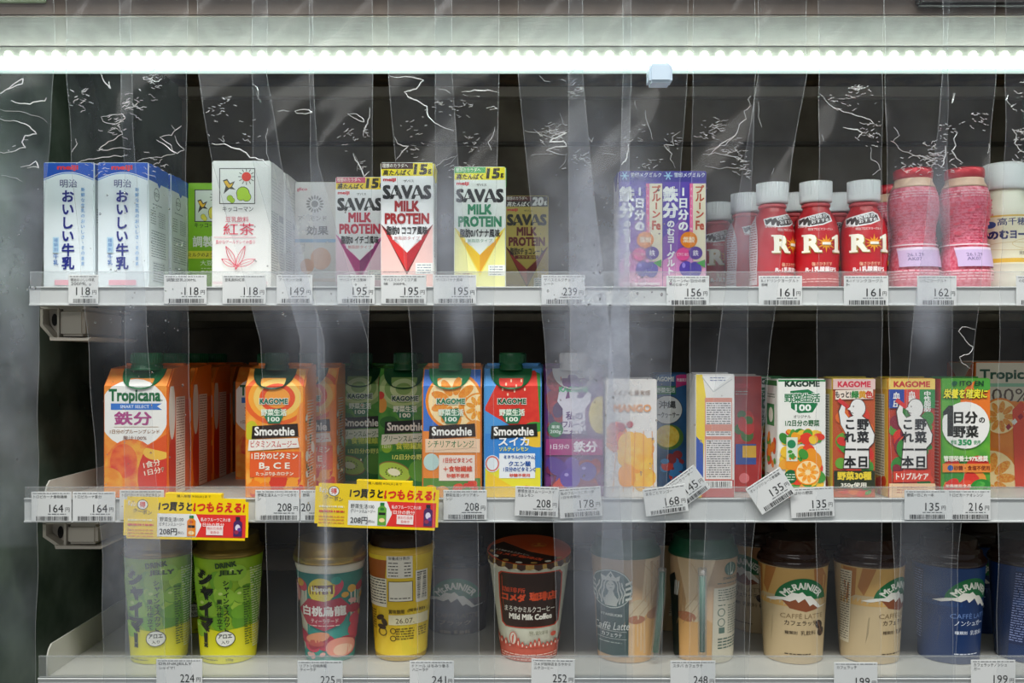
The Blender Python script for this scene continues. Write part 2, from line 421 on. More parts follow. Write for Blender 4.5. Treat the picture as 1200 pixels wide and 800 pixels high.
# ------------------------------------------------------------------ shelves with price rails
white = mat('c2c1b8', .35); railm = mat('cdd0cf', .3); clearlip = film('clear_lip', .14, 'f4f6f6', .1, .1)
beige = mat('b9b1a4', .5)
YR = -.03
def shelf(n, label, px_l, lip_top, rail_top, rail_bot, flange_px=None, bracket=None):
    zs = ZS[n]; xl = P(px_l, 0, YR).x; xr = XR - .01
    t = thing('display_shelf', label, 'shelf', (0, 0, zs), 'shelves of the case')
    # board: tray top with a rolled front edge and a ribbed underside
    bm = bmesh.new(); box(bm, (xl + .004, -.027, zs - .003), (xr, YB - .03, zs), 0, .0008)
    box(bm, (xl + .006, -.025, zs - .016), (xr, -.012, zs - .003), 0, .001)
    box(bm, (xl + .006, .09, zs - .014), (xr, .10, zs - .003), 0, .001)
    obj('shelf_board', bm, white, t)
    zt, zm, zb = (P(0, v, YR).z for v in (lip_top, rail_top, rail_bot))
    bm = bmesh.new(); prism(bm, [(0, 0)] * 0 or [(xl, zb), (xr, zb), (xr, zm), (xl, zm)], YR - .002, YR + .0015)
    box(bm, (xl, YR - .0035, zb - .0002), (xr, YR + .0025, zb + .0014), 0, .0003, 1); box(bm, (xl, YR - .0035, zm - .0012), (xr, YR, zm), 0, .0003, 1)
    obj('price_rail', bm, railm, t)
    bm = bmesh.new(); box(bm, (xl, YR - .001, zm), (xr, YR + .0006, zt), 0); box(bm, (xl, YR - .0016, zt - .0008), (xr, YR + .0012, zt), 0)
    obj('clear_lip', bm, clearlip, t)
    if flange_px:       # upright side plate, rounded at the front
        xf = P(flange_px[0], 0, YR).x; zf = P(0, flange_px[1], YR + .006).z
        bm = bmesh.new(); pts = [(-.024, zs - .004), (YB - .04, zs - .004), (YB - .04, zf), (-.016, zf), (-.021, zf - .004), (-.024, zf - .010)]
        a = [bm.verts.new((xf, y, z)) for y, z in pts]; b = [bm.verts.new((xf + .0014, y, z)) for y, z in pts]
        bm.faces.new(a); bm.faces.new(b[::-1])
        for i in range(len(pts)): bm.faces.new((a[i], b[i], b[(i + 1) % 6], a[(i + 1) % 6]))
        bmesh.ops.recalc_face_normals(bm, faces=bm.faces[:]); obj('side_plate', bm, white, t)
    if bracket:
        x0, y0, x1, y1 = bracket; yb = -.012; Q = lambda x, y: (P(x, y, yb).x, P(x, y, yb).z); h = y1 - y0; w_ = x1 - x0
        bm = bmesh.new()
        out = [(x0, y0), (x0, y0 + h * .55), (x0 + w_ * .27, y1 - 1), (x0 + w_ * .30, y1 - 4), (x0 + w_ * .06, y0 + h * .5), (x0 + w_ * .06, y0)]
        prism(bm, [Q(*p) for p in out], yb, yb + .10)                       # outer cheek
        prism(bm, [Q(*p) for p in ((x0, y0 - 2), (x1, y0 - 2), (x1, y0 + 1), (x0, y0 + 1))], yb, yb + .10)
        prism(bm, [Q(*p) for p in ((x0 + w_ * .25, y1 - 4), (x1, y1 - 3), (x1 + 9, y1 - 4), (x1 + 5, y1), (x0 + w_ * .27, y1))], yb - .004, yb + .10)
        prism(bm, [Q(*p) for p in ((x0 + 2, y0), (x0 + w_ * .41, y0), (x0 + w_ * .41, y1 - 3), (x0 + w_ * .31, y1 - 3), (x0 + 4, y0 + h * .47))], yb + .012, yb + .016)
        prism(bm, [Q(*p) for p in ((x0 + w_ * .40, y0), (x0 + w_ * .44, y0), (x0 + w_ * .44, y1 - 3), (x0 + w_ * .40, y1 - 3))], yb - .002, yb + .09)
        br = obj('support_bracket', bm, beige, t)
        bm = bmesh.new(); box(bm, (P(x0 + w_ * .46, 0, yb).x, yb - .003, P(0, y1 - 5, yb).z), (P(x1, 0, yb).x, yb + .08, P(0, y0 + 1, yb).z), 0, .0025, 3)
        obj('bracket_cover', bm, beige, br)
        bm = bmesh.new(); c = P(x0 + w_ * .32, y0 + h * .36, yb + .0115)
        v = [bm.verts.new((c.x + .0026 * math.cos(a * math.pi / 8), yb + .0113, c.z + .0058 * math.sin(a * math.pi / 8))) for a in range(16)]; v2 = [bm.verts.new((q.co.x, yb + .02, q.co.z)) for q in v]
        bm.faces.new(v)
        for i in range(16): bm.faces.new((v[i], v2[i], v2[(i + 1) % 16], v[(i + 1) % 16]))
        obj('bracket_slot', bm, mat('15120f', .7), br)
    return t
shelf(1, 'top white shelf holding milk, protein drinks and yoghurt bottles', 36, 318, 336, 358, None, (47, 361, 100, 399))
shelf(2, 'middle white shelf holding smoothie and vegetable juice cartons', 30, 570, 583, 611, (48, 564), (50, 613, 115, 642))
shelf(3, 'bottom white shelf holding chilled drink cups', 46, 768, 793, 830, (50, 757), None)

# ------------------------------------------------------------------ price tags
tagm = mat('dcdedd', .4)
def price(shelf_n, cx, top, w_, h, text, name1, label, name2='', rot=0., y=None, tax='(本体 '):
    y = (YR - .0042) if y is None else y; c = P(cx, top + h / 2, y)
    t = thing('price_tag', label, 'price tag', c, 'price tags on the rail of the ' + {1: 'top', 2: 'middle', 3: 'bottom'}[shelf_n] + ' shelf')
    k = (CD + y) / F
    obj('tag_card', BX((c.x - w_ / 2 * k, y, c.z - h / 2 * k), (c.x + w_ / 2 * k, y + .0007, c.z + h / 2 * k), .0002, 1), tagm, t)
    x0, x1, y1 = cx - w_ / 2, cx + w_ / 2, top + h; a = Art(int(cx) + shelf_n)
    g = '2a2a2c'
    a.X(x0 + 2, top + 1.5, x1 - 2, top + 3, '77787a', 3, .9)
    a.T(name1, x0 + 3 + min(w_ - 7, len(name1) * 3.9) / 2, top + 5.8, 3.8, g, min(w_ - 7, len(name1) * 3.9), b=0)
    if name2: a.T(name2, x0 + 3 + len(name2) * 1.9, top + 10.4, 3.6, g, len(name2) * 3.7, b=0)
    a.T(text, x1 - 17.5, top + h * .56, 9.4, '232325', len(text) * 5.5, b=.0); a.T('円', x1 - 4.4, top + h * .6, 5, g, b=0)
    a.X(x0 + w_ * .42, top + h * .735, x1 - 6, top + h * .76, '666a6c', 3, .9)
    a.B(x0 + 6, top + h * .82, x1 - 3, y1 - 1.2)
    a.build(t, front_surf(y), names=('tag_print', 'lettering'))
    if rot: t.rotation_euler = (0, math.radians(rot), 0)
    return t
price(1, 97.5, 322, 35, 34, '118', '明治おいしい牛乳', 'white price tag on the top rail under the leftmost milk carton', '200ML')
price(1, 217, 322, 50, 34, '118', '調整豆乳200ML', 'white 118 yen price tag under the green soy milk carton')
price(1, 286, 322, 51, 34, '118', '豆乳飲料紅茶', 'white 118 yen price tag under the white black tea soy carton')
price(1, 345, 322, 42, 34, '149', 'アーモンド効果', 'clouded price tag on the top rail under the almond milk carton')
price(1, 417, 322, 44, 34, '195', 'ザバスイチゴ風味', 'white 195 yen price tag under the strawberry protein carton')
price(1, 473, 322, 53, 34, '195', 'ザバスミルクココア風', 'white 195 yen price tag under the cocoa protein carton', '味　200ML')
price(1, 533, 322, 50, 34, '195', 'ザバスバナナ風味', 'half clouded 195 yen price tag left of the banana protein carton')
price(1, 660, 322, 51, 35, '239', 'ザバスミルクチョコ', 'white 239 yen price tag at the right foot of the chocolate protein carton', 'レート')
price(1, 806, 323, 50, 35, '156', 'プルーンFe1日分の鉄', 'white 156 yen price tag under the purple prune yoghurt cartons', '分のむヨーグ')
price(1, 914.5, 323, 51, 35, '161', 'R-1ドリンクヨーグルト', 'white 161 yen price tag under the red bottle with the turned label', '低糖')
price(1, 1015, 323, 52, 35, '161', 'R-1ドリンクヨーグル', 'white 161 yen price tag under the rightmost red yoghurt bottle', 'ト')
price(1, 1098, 323, 46, 35, '162', 'いちごヨーグルト', 'clouded 162 yen price tag between the two pink yoghurt bottles')
price(1, 1216, 323, 50, 35, '178', 'のむヨーグルト', 'price tag cut off at the right edge of the top rail')
price(2, 60, 576, 47, 35, '164', 'トロピカーナ食物繊維', 'first 164 yen price tag at the left end of the middle rail')
price(2, 110, 576, 50, 35, '164', 'トロピカーナ鉄分', 'second 164 yen price tag beside the yellow card on the middle rail')
price(2, 166, 574, 52, 35, '164', 'トロピカーナマルチビタミン', 'price tag mostly covered by the left yellow promotion card')
price(2, 325, 574, 52, 36, '208', '野菜生活スムージービタミ', 'grey 208 yen price tag under the orange vitamin smoothie', 'ン')
price(2, 364, 574, 24, 36, '20', '野菜', 'narrow price tag edge left of the right yellow promotion card')
price(2, 545, 574, 51, 35, '208', '野菜生活シチリアオレ', 'grey 208 yen price tag under the orange slice smoothie', 'ンジ')
price(2, 629, 570, 51, 35, '208', '野菜生活スムージースイ', 'slightly tilted 208 yen price tag under the watermelon smoothie', 'カ＆レモン', 2, y=YR - .006)
price(2, 680, 571, 50, 35, '178', '私のフルーツこれ一本', 'clouded price tag under the purple grape smoothie', '1日分の鉄分', -4)
price(2, 805, 554, 44, 34, '145', '沖縄シークヮーサー', 'tilted 145 yen price tag tucked behind the 168 yen one', '', -36, y=YR - .0052)
price(2, 780, 570, 50, 32, '168', 'まるごとマンゴー', 'tilted 168 yen price tag under the clouded mango carton', '', -8, y=YR - .0066)
price(2, 903.5, 557, 48, 36, '135', 'オレンジジュース食塩無', 'steeply tilted 135 yen price tag left of the vegetable juice with orange', '', -33, y=YR - .0078)
price(2, 952, 571, 51, 35, '135', '1日分の野菜', '135 yen price tag under the white and green vegetable juice carton', '', -3)
price(2, 1085, 574, 50, 35, '135', '野菜一日これ一本', '135 yen price tag under the triple care vegetable juice')
price(2, 1135.5, 574, 51, 35, '216', 'トロピカーナオレンジ', 'rightmost 216 yen price tag on the middle rail')
price(3, 210, 772, 54, 40, '224', 'DRINKJELLY', '224 yen price tag between the two green jelly cups', 'シャイマ！')
price(3, 375, 774, 53, 40, '225', 'リプトン白桃烏龍', '225 yen price tag under the peach tea cup', 'ティーラテ')
price(3, 506, 774, 52, 40, '241', 'ドトール はちみつ香る', '241 yen price tag right of the yellow honey cup', 'ハニーラテ')
price(3, 648, 772, 51, 40, '252', 'コメダ珈琲店まろやかミ', '252 yen price tag under the cream coffee cup with orange lid', 'ルクコーヒー', 1)
price(3, 812, 774, 53, 40, '248', 'スタバ カフェラテ', '248 yen price tag under the turned latte cup with green straw')
price(3, 1003, 776, 51, 40, '199', 'カフェラッテ', '199 yen price tag between the two tan coffee cups')
price(3, 1164, 773, 52, 40, '199', 'カフェラッテノンシュ', '199 yen price tag between the two blue coffee cups', 'ガー')

def promo(x0, y0, x1, y1, rot, name, label, kind):
    y = YR - .012; c = P((x0 + x1) / 2, (y0 + y1) / 2, y); t = thing('promotion_card', label, 'promotion card', c)
    k = (CD + y) / F; bm = bmesh.new(); box(bm, (P(x0, 0, y).x, y, P(0, y1, y).z), (P(x1, 0, y).x, y + .0006, P(0, y0, y).z))
    bmesh.ops.bevel(bm, geom=[e for e in bm.edges if abs(e.verts[0].co.y - e.verts[1].co.y) > 1e-5], offset=.0028, segments=4, affect='EDGES')
    yel = mat('ffd900', .35)
    obj('card', bm, yel, t); W = x1 - x0
    obj('card_tab', BX((P(x0 + W * .33, 0, y).x, y + .0001, P(0, y0 + 2, y).z), (P(x0 + W * .78, 0, y).x, y + .007, P(0, y0 - 5, y).z), .0002, 1), yel, t)
    a = Art(7)
    a.G([(x0 + W * .27, y0 + 19), (x1 - 3, y0 + 19), (x1 - 3, y1 - 3), (x0 + W * .27, y1 - 3)], 'e8322e')
    a.G([(x0 + W * .27, y0 + 19), (x0 + W * .58, y0 + 19), (x0 + W * .625, (y0 + y1) / 2 + 8), (x0 + W * .58, y1 - 3), (x0 + W * .27, y1 - 3)], 'f4f4f0')
    a.T('購入期間 9/30(火)まで', x0 + W * .56, y0 - 1.6, 3.6, '6b5a10', 40, b=0)
    a.T('1つ買うと、', x0 + W * .43, y0 + 10.5, 10.5, '221c12', W * .30, b=.05, sh=.1); a.T('1つもらえる!', x0 + W * .765, y0 + 10.5, 11.5, 'e02a1c', W * .41, b=.05, sh=.1)
    a.E(x0 + W * .15, y0 + 9, 6.5, 6, 'fdfdf5').ring(x0 + W * .15, y0 + 9, 6.5, 6, .8, '4a453c').T('得', x0 + W * .15, y0 + 9, 7, 'e0362a', b=.03)
    a.T('ちょい', x0 + W * .065, y0 + 8, 6, 'f8f6ea', 10, rot=12, b=.04).T('クーポン', x0 + W * .15, y0 + 17, 5.5, '5b564a', 22, rot=8, b=.02)
    a.X(x0 + 5, y0 + 26, x0 + W * .24, y0 + 28, 'fff8c8', 3, 2).X(x0 + 5, y0 + 31.5, x0 + W * .24, y0 + 34, 'e0482a', 3, 2.2).X(x0 + 5, y0 + 38, x0 + W * .24, y0 + 46, 'e89a20', 3.6, 1.4)
    a.T('野菜生活100', x0 + W * .385, y0 + 25.5, 5, '2a2a2a', W * .19, b=.01).T(name, x0 + W * .39, y0 + 31, 4.2, '2a2a2a', W * .20, b=.01)
    a.T('208円', x0 + W * .36, y1 - 9, 8, '1d1d1d', W * .14, b=.02).T('(税込)', x0 + W * .46, y1 - 8, 3.6, '3a3a3a', 8, b=0)
    bx = x0 + W * .545; col = ('f08a1c', 'd85a10') if kind == 'o' else ('67a93a', '2e7d32')
    a.G([(bx - 5, y0 + 27), (bx - 2, y0 + 24), (bx + 2, y0 + 24), (bx + 5, y0 + 27), (bx + 5, y1 - 4), (bx - 5, y1 - 4)], col[0]).R(bx - 2.5, y0 + 20.5, bx + 2.5, y0 + 24, '1d7a3c').R(bx - 4, y0 + 32, bx + 4, y0 + 35, '242424').E(bx, y0 + 41, 3.5, 2.4, 'ffe0a0').E(bx, y0 + 28, 2.4, 1.8, col[1])
    a.T('私のフルーツこれ1本', x0 + W * .74, y0 + 25, 4.6, 'fff4ee', W * .24, b=.02).T('1日分の鉄分', x0 + W * .715, y0 + 31, 4.8, 'fff4ee', W * .19, b=.02)
    a.R(x0 + W * .665, y1 - 17, x0 + W * .80, y1 - 6, 'fbe9e6').T('無料引換券', x0 + W * .733, y1 - 13.7, 3.6, 'd83226', W * .12, b=.01).T('発券中', x0 + W * .733, y1 - 9, 3.6, 'd83226', W * .07, b=.01)
    bx = x1 - 12; a.G([(bx - 5, y0 + 28), (bx - 2, y0 + 25), (bx + 2, y0 + 25), (bx + 5, y0 + 28), (bx + 5, y1 - 5), (bx - 5, y1 - 5)], '4a2560').R(bx - 2.5, y0 + 21, bx + 2.5, y0 + 25, '26222c').E(bx, y0 + 34, 3, 4, 'e7dff0').E(bx - 1.5, y1 - 10, 2.6, 2.4, 'a02c50').E(bx + 2, y1 - 13, 2.4, 2.2, '6a3a9a')
    a.build(t, front_surf(y)); t.rotation_euler = (0, math.radians(rot), 0); return t
promo(145, 583, 291, 632, 1.2, 'ビタミンスムージー', 'yellow and red promotion card hanging over the two green jelly cups', 'o')
promo(369, 568, 514, 619, 2.0, 'グリーンスムージー', 'yellow and red promotion card hanging over the yellow honey cup', 'g')

# ------------------------------------------------------------------ clear vinyl strip curtain
YC = -.118
strips = [  # left edge, right edge at py -60, 88, 190, 400, 650, 840 ; label
 ((-60, -60, -58, -55, -55, -55), (64, 62, 55, 47, 43, 40), 'clear vinyl curtain strip at the left edge before the steel side wall'),
 ((75, 77, 83, 104, 118, 121), (155, 155, 158, 173, 190, 196), 'clear vinyl strip before the leftmost milk carton and orange juice'),
 ((141, 142, 145, 146, 147, 148), (219, 219, 219, 221, 224, 226), 'clear vinyl strip with straight edges before the second milk carton'),
 ((232, 233, 248, 305, 313, 315), (312, 313, 330, 380, 383, 384), 'clear vinyl strip that slants from the tea carton to the peach tea cup'),
 ((294, 295, 297, 352, 349, 348), (367, 367, 372, 432, 431, 430), 'clear vinyl strip that leans across the almond milk carton'),
 ((361, 362, 364, 372, 380, 382), (437, 437, 436, 432, 431, 430), 'clear vinyl strip hanging before the strawberry protein carton'),
 ((455, 455, 463, 482, 488, 490), (529, 530, 537, 556, 561, 562), 'clear vinyl strip hanging before the cocoa protein carton'),
 ((510, 510, 510, 507, 508, 508), (585, 585, 583, 578, 580, 580), 'clear vinyl strip hanging before the banana protein carton'),
 ((607, 607, 617, 638, 650, 655), (683, 683, 692, 717, 730, 735), 'clear vinyl strip leaning across the chocolate protein and grape smoothie'),
 ((666, 666, 666, 668, 672, 674), (740, 740, 737, 738, 741, 741), 'frosted vinyl strip with water drops left of the prune yoghurt'),
 ((730, 730, 727, 714, 705, 702), (806, 806, 799, 788, 778, 775), 'clouded vinyl strip hanging before the prune yoghurt cartons'),
 ((812, 812, 811, 808, 808, 808), (885, 885, 881, 877, 873, 872), 'clear vinyl strip left of the turned red yoghurt bottle'),
 ((888, 888, 871, 842, 824, 820), (946, 946, 928, 903, 882, 876), 'clear vinyl strip slanting left across the turned red yoghurt bottle'),
 ((960, 960, 959, 957, 957, 957), (1035, 1035, 1035, 1033, 1033, 1033), 'clear vinyl strip before the middle and right red yoghurt bottles'),
 ((1037, 1037, 1038, 1042, 1047, 1049), (1112, 1112, 1112, 1115, 1117, 1118), 'clear vinyl strip hanging before the left pink yoghurt bottle'),
 ((1104, 1104, 1093, 1068, 1053, 1048), (1168, 1168, 1160, 1142, 1125, 1118), 'clear vinyl strip slanting before the right pink yoghurt bottle'),
 ((1177, 1177, 1176, 1172, 1168, 1166), (1262, 1262, 1260, 1256, 1252, 1250), 'clear vinyl strip at the right edge before the cream yoghurt bottle')]
YK = (-60, 88, 190, 400, 650, 840)
def interp(v, y):
    for i in range(5):
        if YK[i] <= y <= YK[i + 1]: return v[i] + (v[i + 1] - v[i]) * (y - YK[i]) / (YK[i + 1] - YK[i])
    return v[-1]
# clouding of the film by condensation: (centre x, y, radius x, y, amount) in photograph pixels
BLOBS = [(10, 330, 40, 150, .30), (20, 560, 40, 60, .16), (20, 720, 40, 60, .12), (170, 330, 50, 40, .22), (140, 380, 30, 36, .18), (155, 690, 45, 80, .30), (195, 620, 50, 35, .22), (140, 610, 25, 60, .20),
 (350, 270, 28, 60, .40), (335, 350, 40, 45, .25), (355, 400, 26, 40, .16), (372, 480, 8, 120, .14), (382, 640, 6, 130, .26), (520, 270, 18, 70, .38), (545, 345, 20, 30, .25), (415, 350, 40, 30, .20), (400, 260, 26, 80, .10),
 (540, 376, 12, 24, .26), (655, 300, 35, 140, .25), (705, 250, 40, 110, .28), (705, 380, 45, 90, .36), (740, 330, 36, 130, .28), (720, 500, 55, 90, .30), (675, 500, 40, 80, .20), (690, 600, 45, 60, .18), (750, 640, 30, 80, .14), (755, 255, 22, 60, .26),
 (880, 280, 35, 60, .22), (845, 270, 30, 60, .08), (1085, 350, 22, 40, .30), (1095, 250, 28, 60, .26), (1060, 270, 22, 60, .16), (1090, 392, 16, 22, .14), (1185, 260, 40, 80, .06), (845, 480, 40, 60, .12), (770, 480, 26, 60, .12), (1070, 480, 60, 60, .05), (700, 700, 40, 70, .16), (535, 700, 30, 80, .12), (820, 700, 40, 70, .10), (1075, 690, 35, 80, .10)]
def cloud(x, y, base):
    v = base
    for cx, cy, rx, ry, a in BLOBS:
        d = ((x - cx) / rx) ** 2 + ((y - cy) / ry) ** 2
        if d < 6: v += a * math.exp(-d)
    return min(base + (v - base) * .66, .6)
vinyl = film('vinyl', .1, 'd4dbea', .04, .10, attr=True)
edge_m = film('vinyl_edge', .26, 'eef3f6', .1, .15)
glint_m = film('vinyl_crease_glint', .74, 'ffffff', .3, .2)  # whitened film: lamp highlights on the folds put into its colour
drop_m = bpy.data.materials.new('water'); drop_m.use_nodes = True; b_ = drop_m.node_tree.nodes['Principled BSDF']
b_.inputs['Transmission Weight'].default_value = 1; b_.inputs['IOR'].default_value = 1.33; b_.inputs['Roughness'].default_value = .02
CREASE_GLINTS = {  # polylines that follow the lamp's white glints along sharp folds
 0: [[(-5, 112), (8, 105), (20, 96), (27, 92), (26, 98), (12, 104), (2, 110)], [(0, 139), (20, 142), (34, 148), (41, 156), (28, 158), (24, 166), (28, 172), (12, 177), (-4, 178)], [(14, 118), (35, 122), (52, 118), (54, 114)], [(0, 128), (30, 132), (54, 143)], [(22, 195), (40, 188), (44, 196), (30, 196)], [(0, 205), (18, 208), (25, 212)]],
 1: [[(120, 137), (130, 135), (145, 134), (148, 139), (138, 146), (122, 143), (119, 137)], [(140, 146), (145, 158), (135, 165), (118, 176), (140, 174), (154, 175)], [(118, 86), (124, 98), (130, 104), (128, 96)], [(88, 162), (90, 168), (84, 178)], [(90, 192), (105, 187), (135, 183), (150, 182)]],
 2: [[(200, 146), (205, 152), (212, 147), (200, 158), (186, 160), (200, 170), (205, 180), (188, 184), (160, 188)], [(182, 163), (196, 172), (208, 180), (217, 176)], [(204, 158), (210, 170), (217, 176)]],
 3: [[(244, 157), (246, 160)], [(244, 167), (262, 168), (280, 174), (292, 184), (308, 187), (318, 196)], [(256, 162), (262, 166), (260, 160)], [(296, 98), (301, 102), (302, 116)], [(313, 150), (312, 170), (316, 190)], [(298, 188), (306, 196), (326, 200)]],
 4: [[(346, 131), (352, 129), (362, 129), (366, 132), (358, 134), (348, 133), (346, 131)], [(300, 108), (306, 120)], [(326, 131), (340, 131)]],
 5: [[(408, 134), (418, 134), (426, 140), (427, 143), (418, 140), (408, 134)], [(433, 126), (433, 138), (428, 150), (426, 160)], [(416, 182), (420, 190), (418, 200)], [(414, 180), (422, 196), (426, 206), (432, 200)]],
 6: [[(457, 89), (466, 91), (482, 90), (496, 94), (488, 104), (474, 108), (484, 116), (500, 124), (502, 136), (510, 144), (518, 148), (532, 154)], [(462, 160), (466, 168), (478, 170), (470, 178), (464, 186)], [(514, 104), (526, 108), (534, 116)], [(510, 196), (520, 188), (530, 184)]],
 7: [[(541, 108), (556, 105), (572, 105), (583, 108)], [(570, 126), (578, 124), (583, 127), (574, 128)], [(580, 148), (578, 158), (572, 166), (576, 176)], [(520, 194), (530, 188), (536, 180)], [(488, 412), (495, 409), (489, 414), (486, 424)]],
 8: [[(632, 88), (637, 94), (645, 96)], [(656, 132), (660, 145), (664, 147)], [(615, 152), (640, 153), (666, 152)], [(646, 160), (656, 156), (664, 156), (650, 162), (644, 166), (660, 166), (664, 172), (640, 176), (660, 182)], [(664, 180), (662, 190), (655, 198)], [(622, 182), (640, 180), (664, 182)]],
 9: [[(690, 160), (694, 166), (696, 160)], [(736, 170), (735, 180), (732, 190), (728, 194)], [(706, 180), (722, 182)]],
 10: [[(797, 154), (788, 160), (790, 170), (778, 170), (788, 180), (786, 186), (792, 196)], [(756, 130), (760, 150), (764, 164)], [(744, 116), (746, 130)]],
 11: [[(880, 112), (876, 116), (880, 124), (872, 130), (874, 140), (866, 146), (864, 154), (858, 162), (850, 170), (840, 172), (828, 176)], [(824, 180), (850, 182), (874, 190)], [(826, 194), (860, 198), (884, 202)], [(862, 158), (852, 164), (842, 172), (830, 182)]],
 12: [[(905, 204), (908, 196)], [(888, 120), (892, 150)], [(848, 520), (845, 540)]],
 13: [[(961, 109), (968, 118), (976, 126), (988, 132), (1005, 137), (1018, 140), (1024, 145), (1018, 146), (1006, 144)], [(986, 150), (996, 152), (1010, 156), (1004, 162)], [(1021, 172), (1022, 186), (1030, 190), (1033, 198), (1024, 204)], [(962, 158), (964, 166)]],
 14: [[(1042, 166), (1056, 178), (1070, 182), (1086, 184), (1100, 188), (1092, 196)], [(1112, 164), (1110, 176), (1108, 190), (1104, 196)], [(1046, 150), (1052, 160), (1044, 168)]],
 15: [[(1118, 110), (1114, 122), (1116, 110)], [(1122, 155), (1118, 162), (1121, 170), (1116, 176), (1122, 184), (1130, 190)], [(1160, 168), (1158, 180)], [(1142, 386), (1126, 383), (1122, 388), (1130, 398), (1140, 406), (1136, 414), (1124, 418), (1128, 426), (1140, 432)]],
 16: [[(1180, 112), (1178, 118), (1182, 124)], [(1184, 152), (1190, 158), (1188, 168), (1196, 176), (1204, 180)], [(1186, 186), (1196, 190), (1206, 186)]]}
rc = random.Random(11)
def jag(pts, amp):
    """a sharper, irregular version of a polyline"""
    for _ in range(2):
        q = [pts[0]]
        for a, b in zip(pts, pts[1:]):
            L = math.hypot(b[0] - a[0], b[1] - a[1]); m = ((a[0] + b[0]) / 2 + rc.uniform(-amp, amp) * L, (a[1] + b[1]) / 2 + rc.uniform(-amp, amp) * L)
            q += [m, b]
        pts = q
    return pts
EXTRA = [(0, 5, 22), (1, 60, 20), (2, 60, 26), (3, 40, 14), (5, 36, 20), (6, 40, 16), (7, 50, 16), (8, 90, 24), (10, 40, 18), (11, 90, 22), (13, 70, 22), (14, 80, 24), (15, 60, 14), (16, 60, 22)]
for i, (le, ri, label) in enumerate(strips):
    yc = YC + (0, .006, .012)[i % 3]; ph = rc.uniform(0, 6)
    x0, xc = (le[1] + ri[1]) / 2, 0
    t = thing('curtain_strip', label, 'curtain strip', P(x0, -60, yc), 'vinyl curtain strips before the shelves')
    def pos(px, py, u, off=0.):
        q = P(px, py, yc); q.y += .0018 * math.sin(u * 4 + py * .011 + ph) + .0012 * math.sin(py * .05 + u * 3 + ph) - off; return q
    bm = bmesh.new(); hz = []; NU, NV = 12, 128; grid = []
    ew = .65
    for j in range(NV + 1):
        py = -60 + 900 * j / NV; L, R = interp(le, py), interp(ri, py); row = []
        us = [0, ew / (R - L)] + [k / NU for k in range(1, NU)] + [1 - ew / (R - L), 1]
        for u in us:
            x = L + (R - L) * u; row.append(bm.verts.new(pos(x, py, u))); hz.append(cloud(x, py, (.02 if py < 88 else .036 if py < 200 else max(.017, .036 - (py - 200) * .00011)) + (.09 * min(1, max(0, (py - 170) / 60)) if i == 0 and py < 640 else 0)))
        grid.append(row)
    for j in range(NV):
        for k in range(len(grid[0]) - 1):
            f = bm.faces.new((grid[j][k], grid[j][k + 1], grid[j + 1][k + 1], grid[j + 1][k])); f.smooth = True
            f.material_index = 1 if k in (0, len(grid[0]) - 2) else 0
    o = obj('vinyl_sheet', bm, [vinyl, edge_m], t)
    at = o.data.attributes.new('haze', 'FLOAT', 'POINT'); at.data.foreach_set('value', hz)
    # folds: thin raised ridges, milky white in place of lamp glints
    bm = bmesh.new(); lines = [jag(l, .10) for l in CREASE_GLINTS.get(i, [])]
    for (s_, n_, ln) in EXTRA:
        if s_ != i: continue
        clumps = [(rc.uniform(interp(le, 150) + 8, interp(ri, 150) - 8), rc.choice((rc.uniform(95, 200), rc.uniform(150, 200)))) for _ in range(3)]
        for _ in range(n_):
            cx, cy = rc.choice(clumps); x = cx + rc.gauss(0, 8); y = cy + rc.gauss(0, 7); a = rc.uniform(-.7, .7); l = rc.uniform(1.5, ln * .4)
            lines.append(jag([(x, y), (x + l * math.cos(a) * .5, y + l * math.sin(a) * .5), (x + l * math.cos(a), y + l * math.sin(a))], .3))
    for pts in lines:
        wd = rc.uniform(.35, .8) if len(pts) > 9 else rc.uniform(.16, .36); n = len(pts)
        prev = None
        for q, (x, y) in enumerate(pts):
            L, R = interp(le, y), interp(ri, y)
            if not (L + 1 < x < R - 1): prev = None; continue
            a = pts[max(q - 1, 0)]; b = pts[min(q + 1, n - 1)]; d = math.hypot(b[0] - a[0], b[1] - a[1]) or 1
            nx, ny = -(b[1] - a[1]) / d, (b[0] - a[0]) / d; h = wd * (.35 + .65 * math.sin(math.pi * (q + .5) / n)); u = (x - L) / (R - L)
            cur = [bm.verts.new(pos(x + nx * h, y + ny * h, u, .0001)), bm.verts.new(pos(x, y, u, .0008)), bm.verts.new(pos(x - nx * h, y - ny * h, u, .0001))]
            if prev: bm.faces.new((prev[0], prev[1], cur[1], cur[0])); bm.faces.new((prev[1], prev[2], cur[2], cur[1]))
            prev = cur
    if bm.faces: c = obj('crease_glint', bm, glint_m, t); c['kind'] = 'stuff'
    else: bm.free()
    nd = {0: 60, 1: 30, 2: 60, 5: 30, 8: 50, 9: 70, 10: 50, 11: 10, 3: 20}.get(i, 0)
    if nd:
        bm = bmesh.new()
        for _ in range(nd):
            y = rc.choice((rc.uniform(200, 420), rc.uniform(300, 380), rc.uniform(420, 600))); L, R = interp(le, y), interp(ri, y); u = rc.uniform(.06, .94)
            r = rc.uniform(.0003, .0011) * (1.2 if rc.random() < .15 else .8); m_ = Matrix.Translation(pos(L + (R - L) * u, y, u, 0)) @ Matrix.Diagonal((1, .5, rc.uniform(.9, 1.4), 1))
            bmesh.ops.create_icosphere(bm, subdivisions=2, radius=r, matrix=m_)
        c = obj('water_drop', bm, drop_m, t, smooth=True); c['kind'] = 'stuff'
obj_rail = tag(obj('curtain_rail', BX((XL, YC - .008, P(0, -62, YC).z), (XR, YC + .02, P(0, -62, YC).z + .02), .002), mat('9a9a96', .4)), 'pale metal rail the vinyl strips hang from above the light', 'rail')

# ================================================================== products on the top shelf
W_ = 'eef0f2'
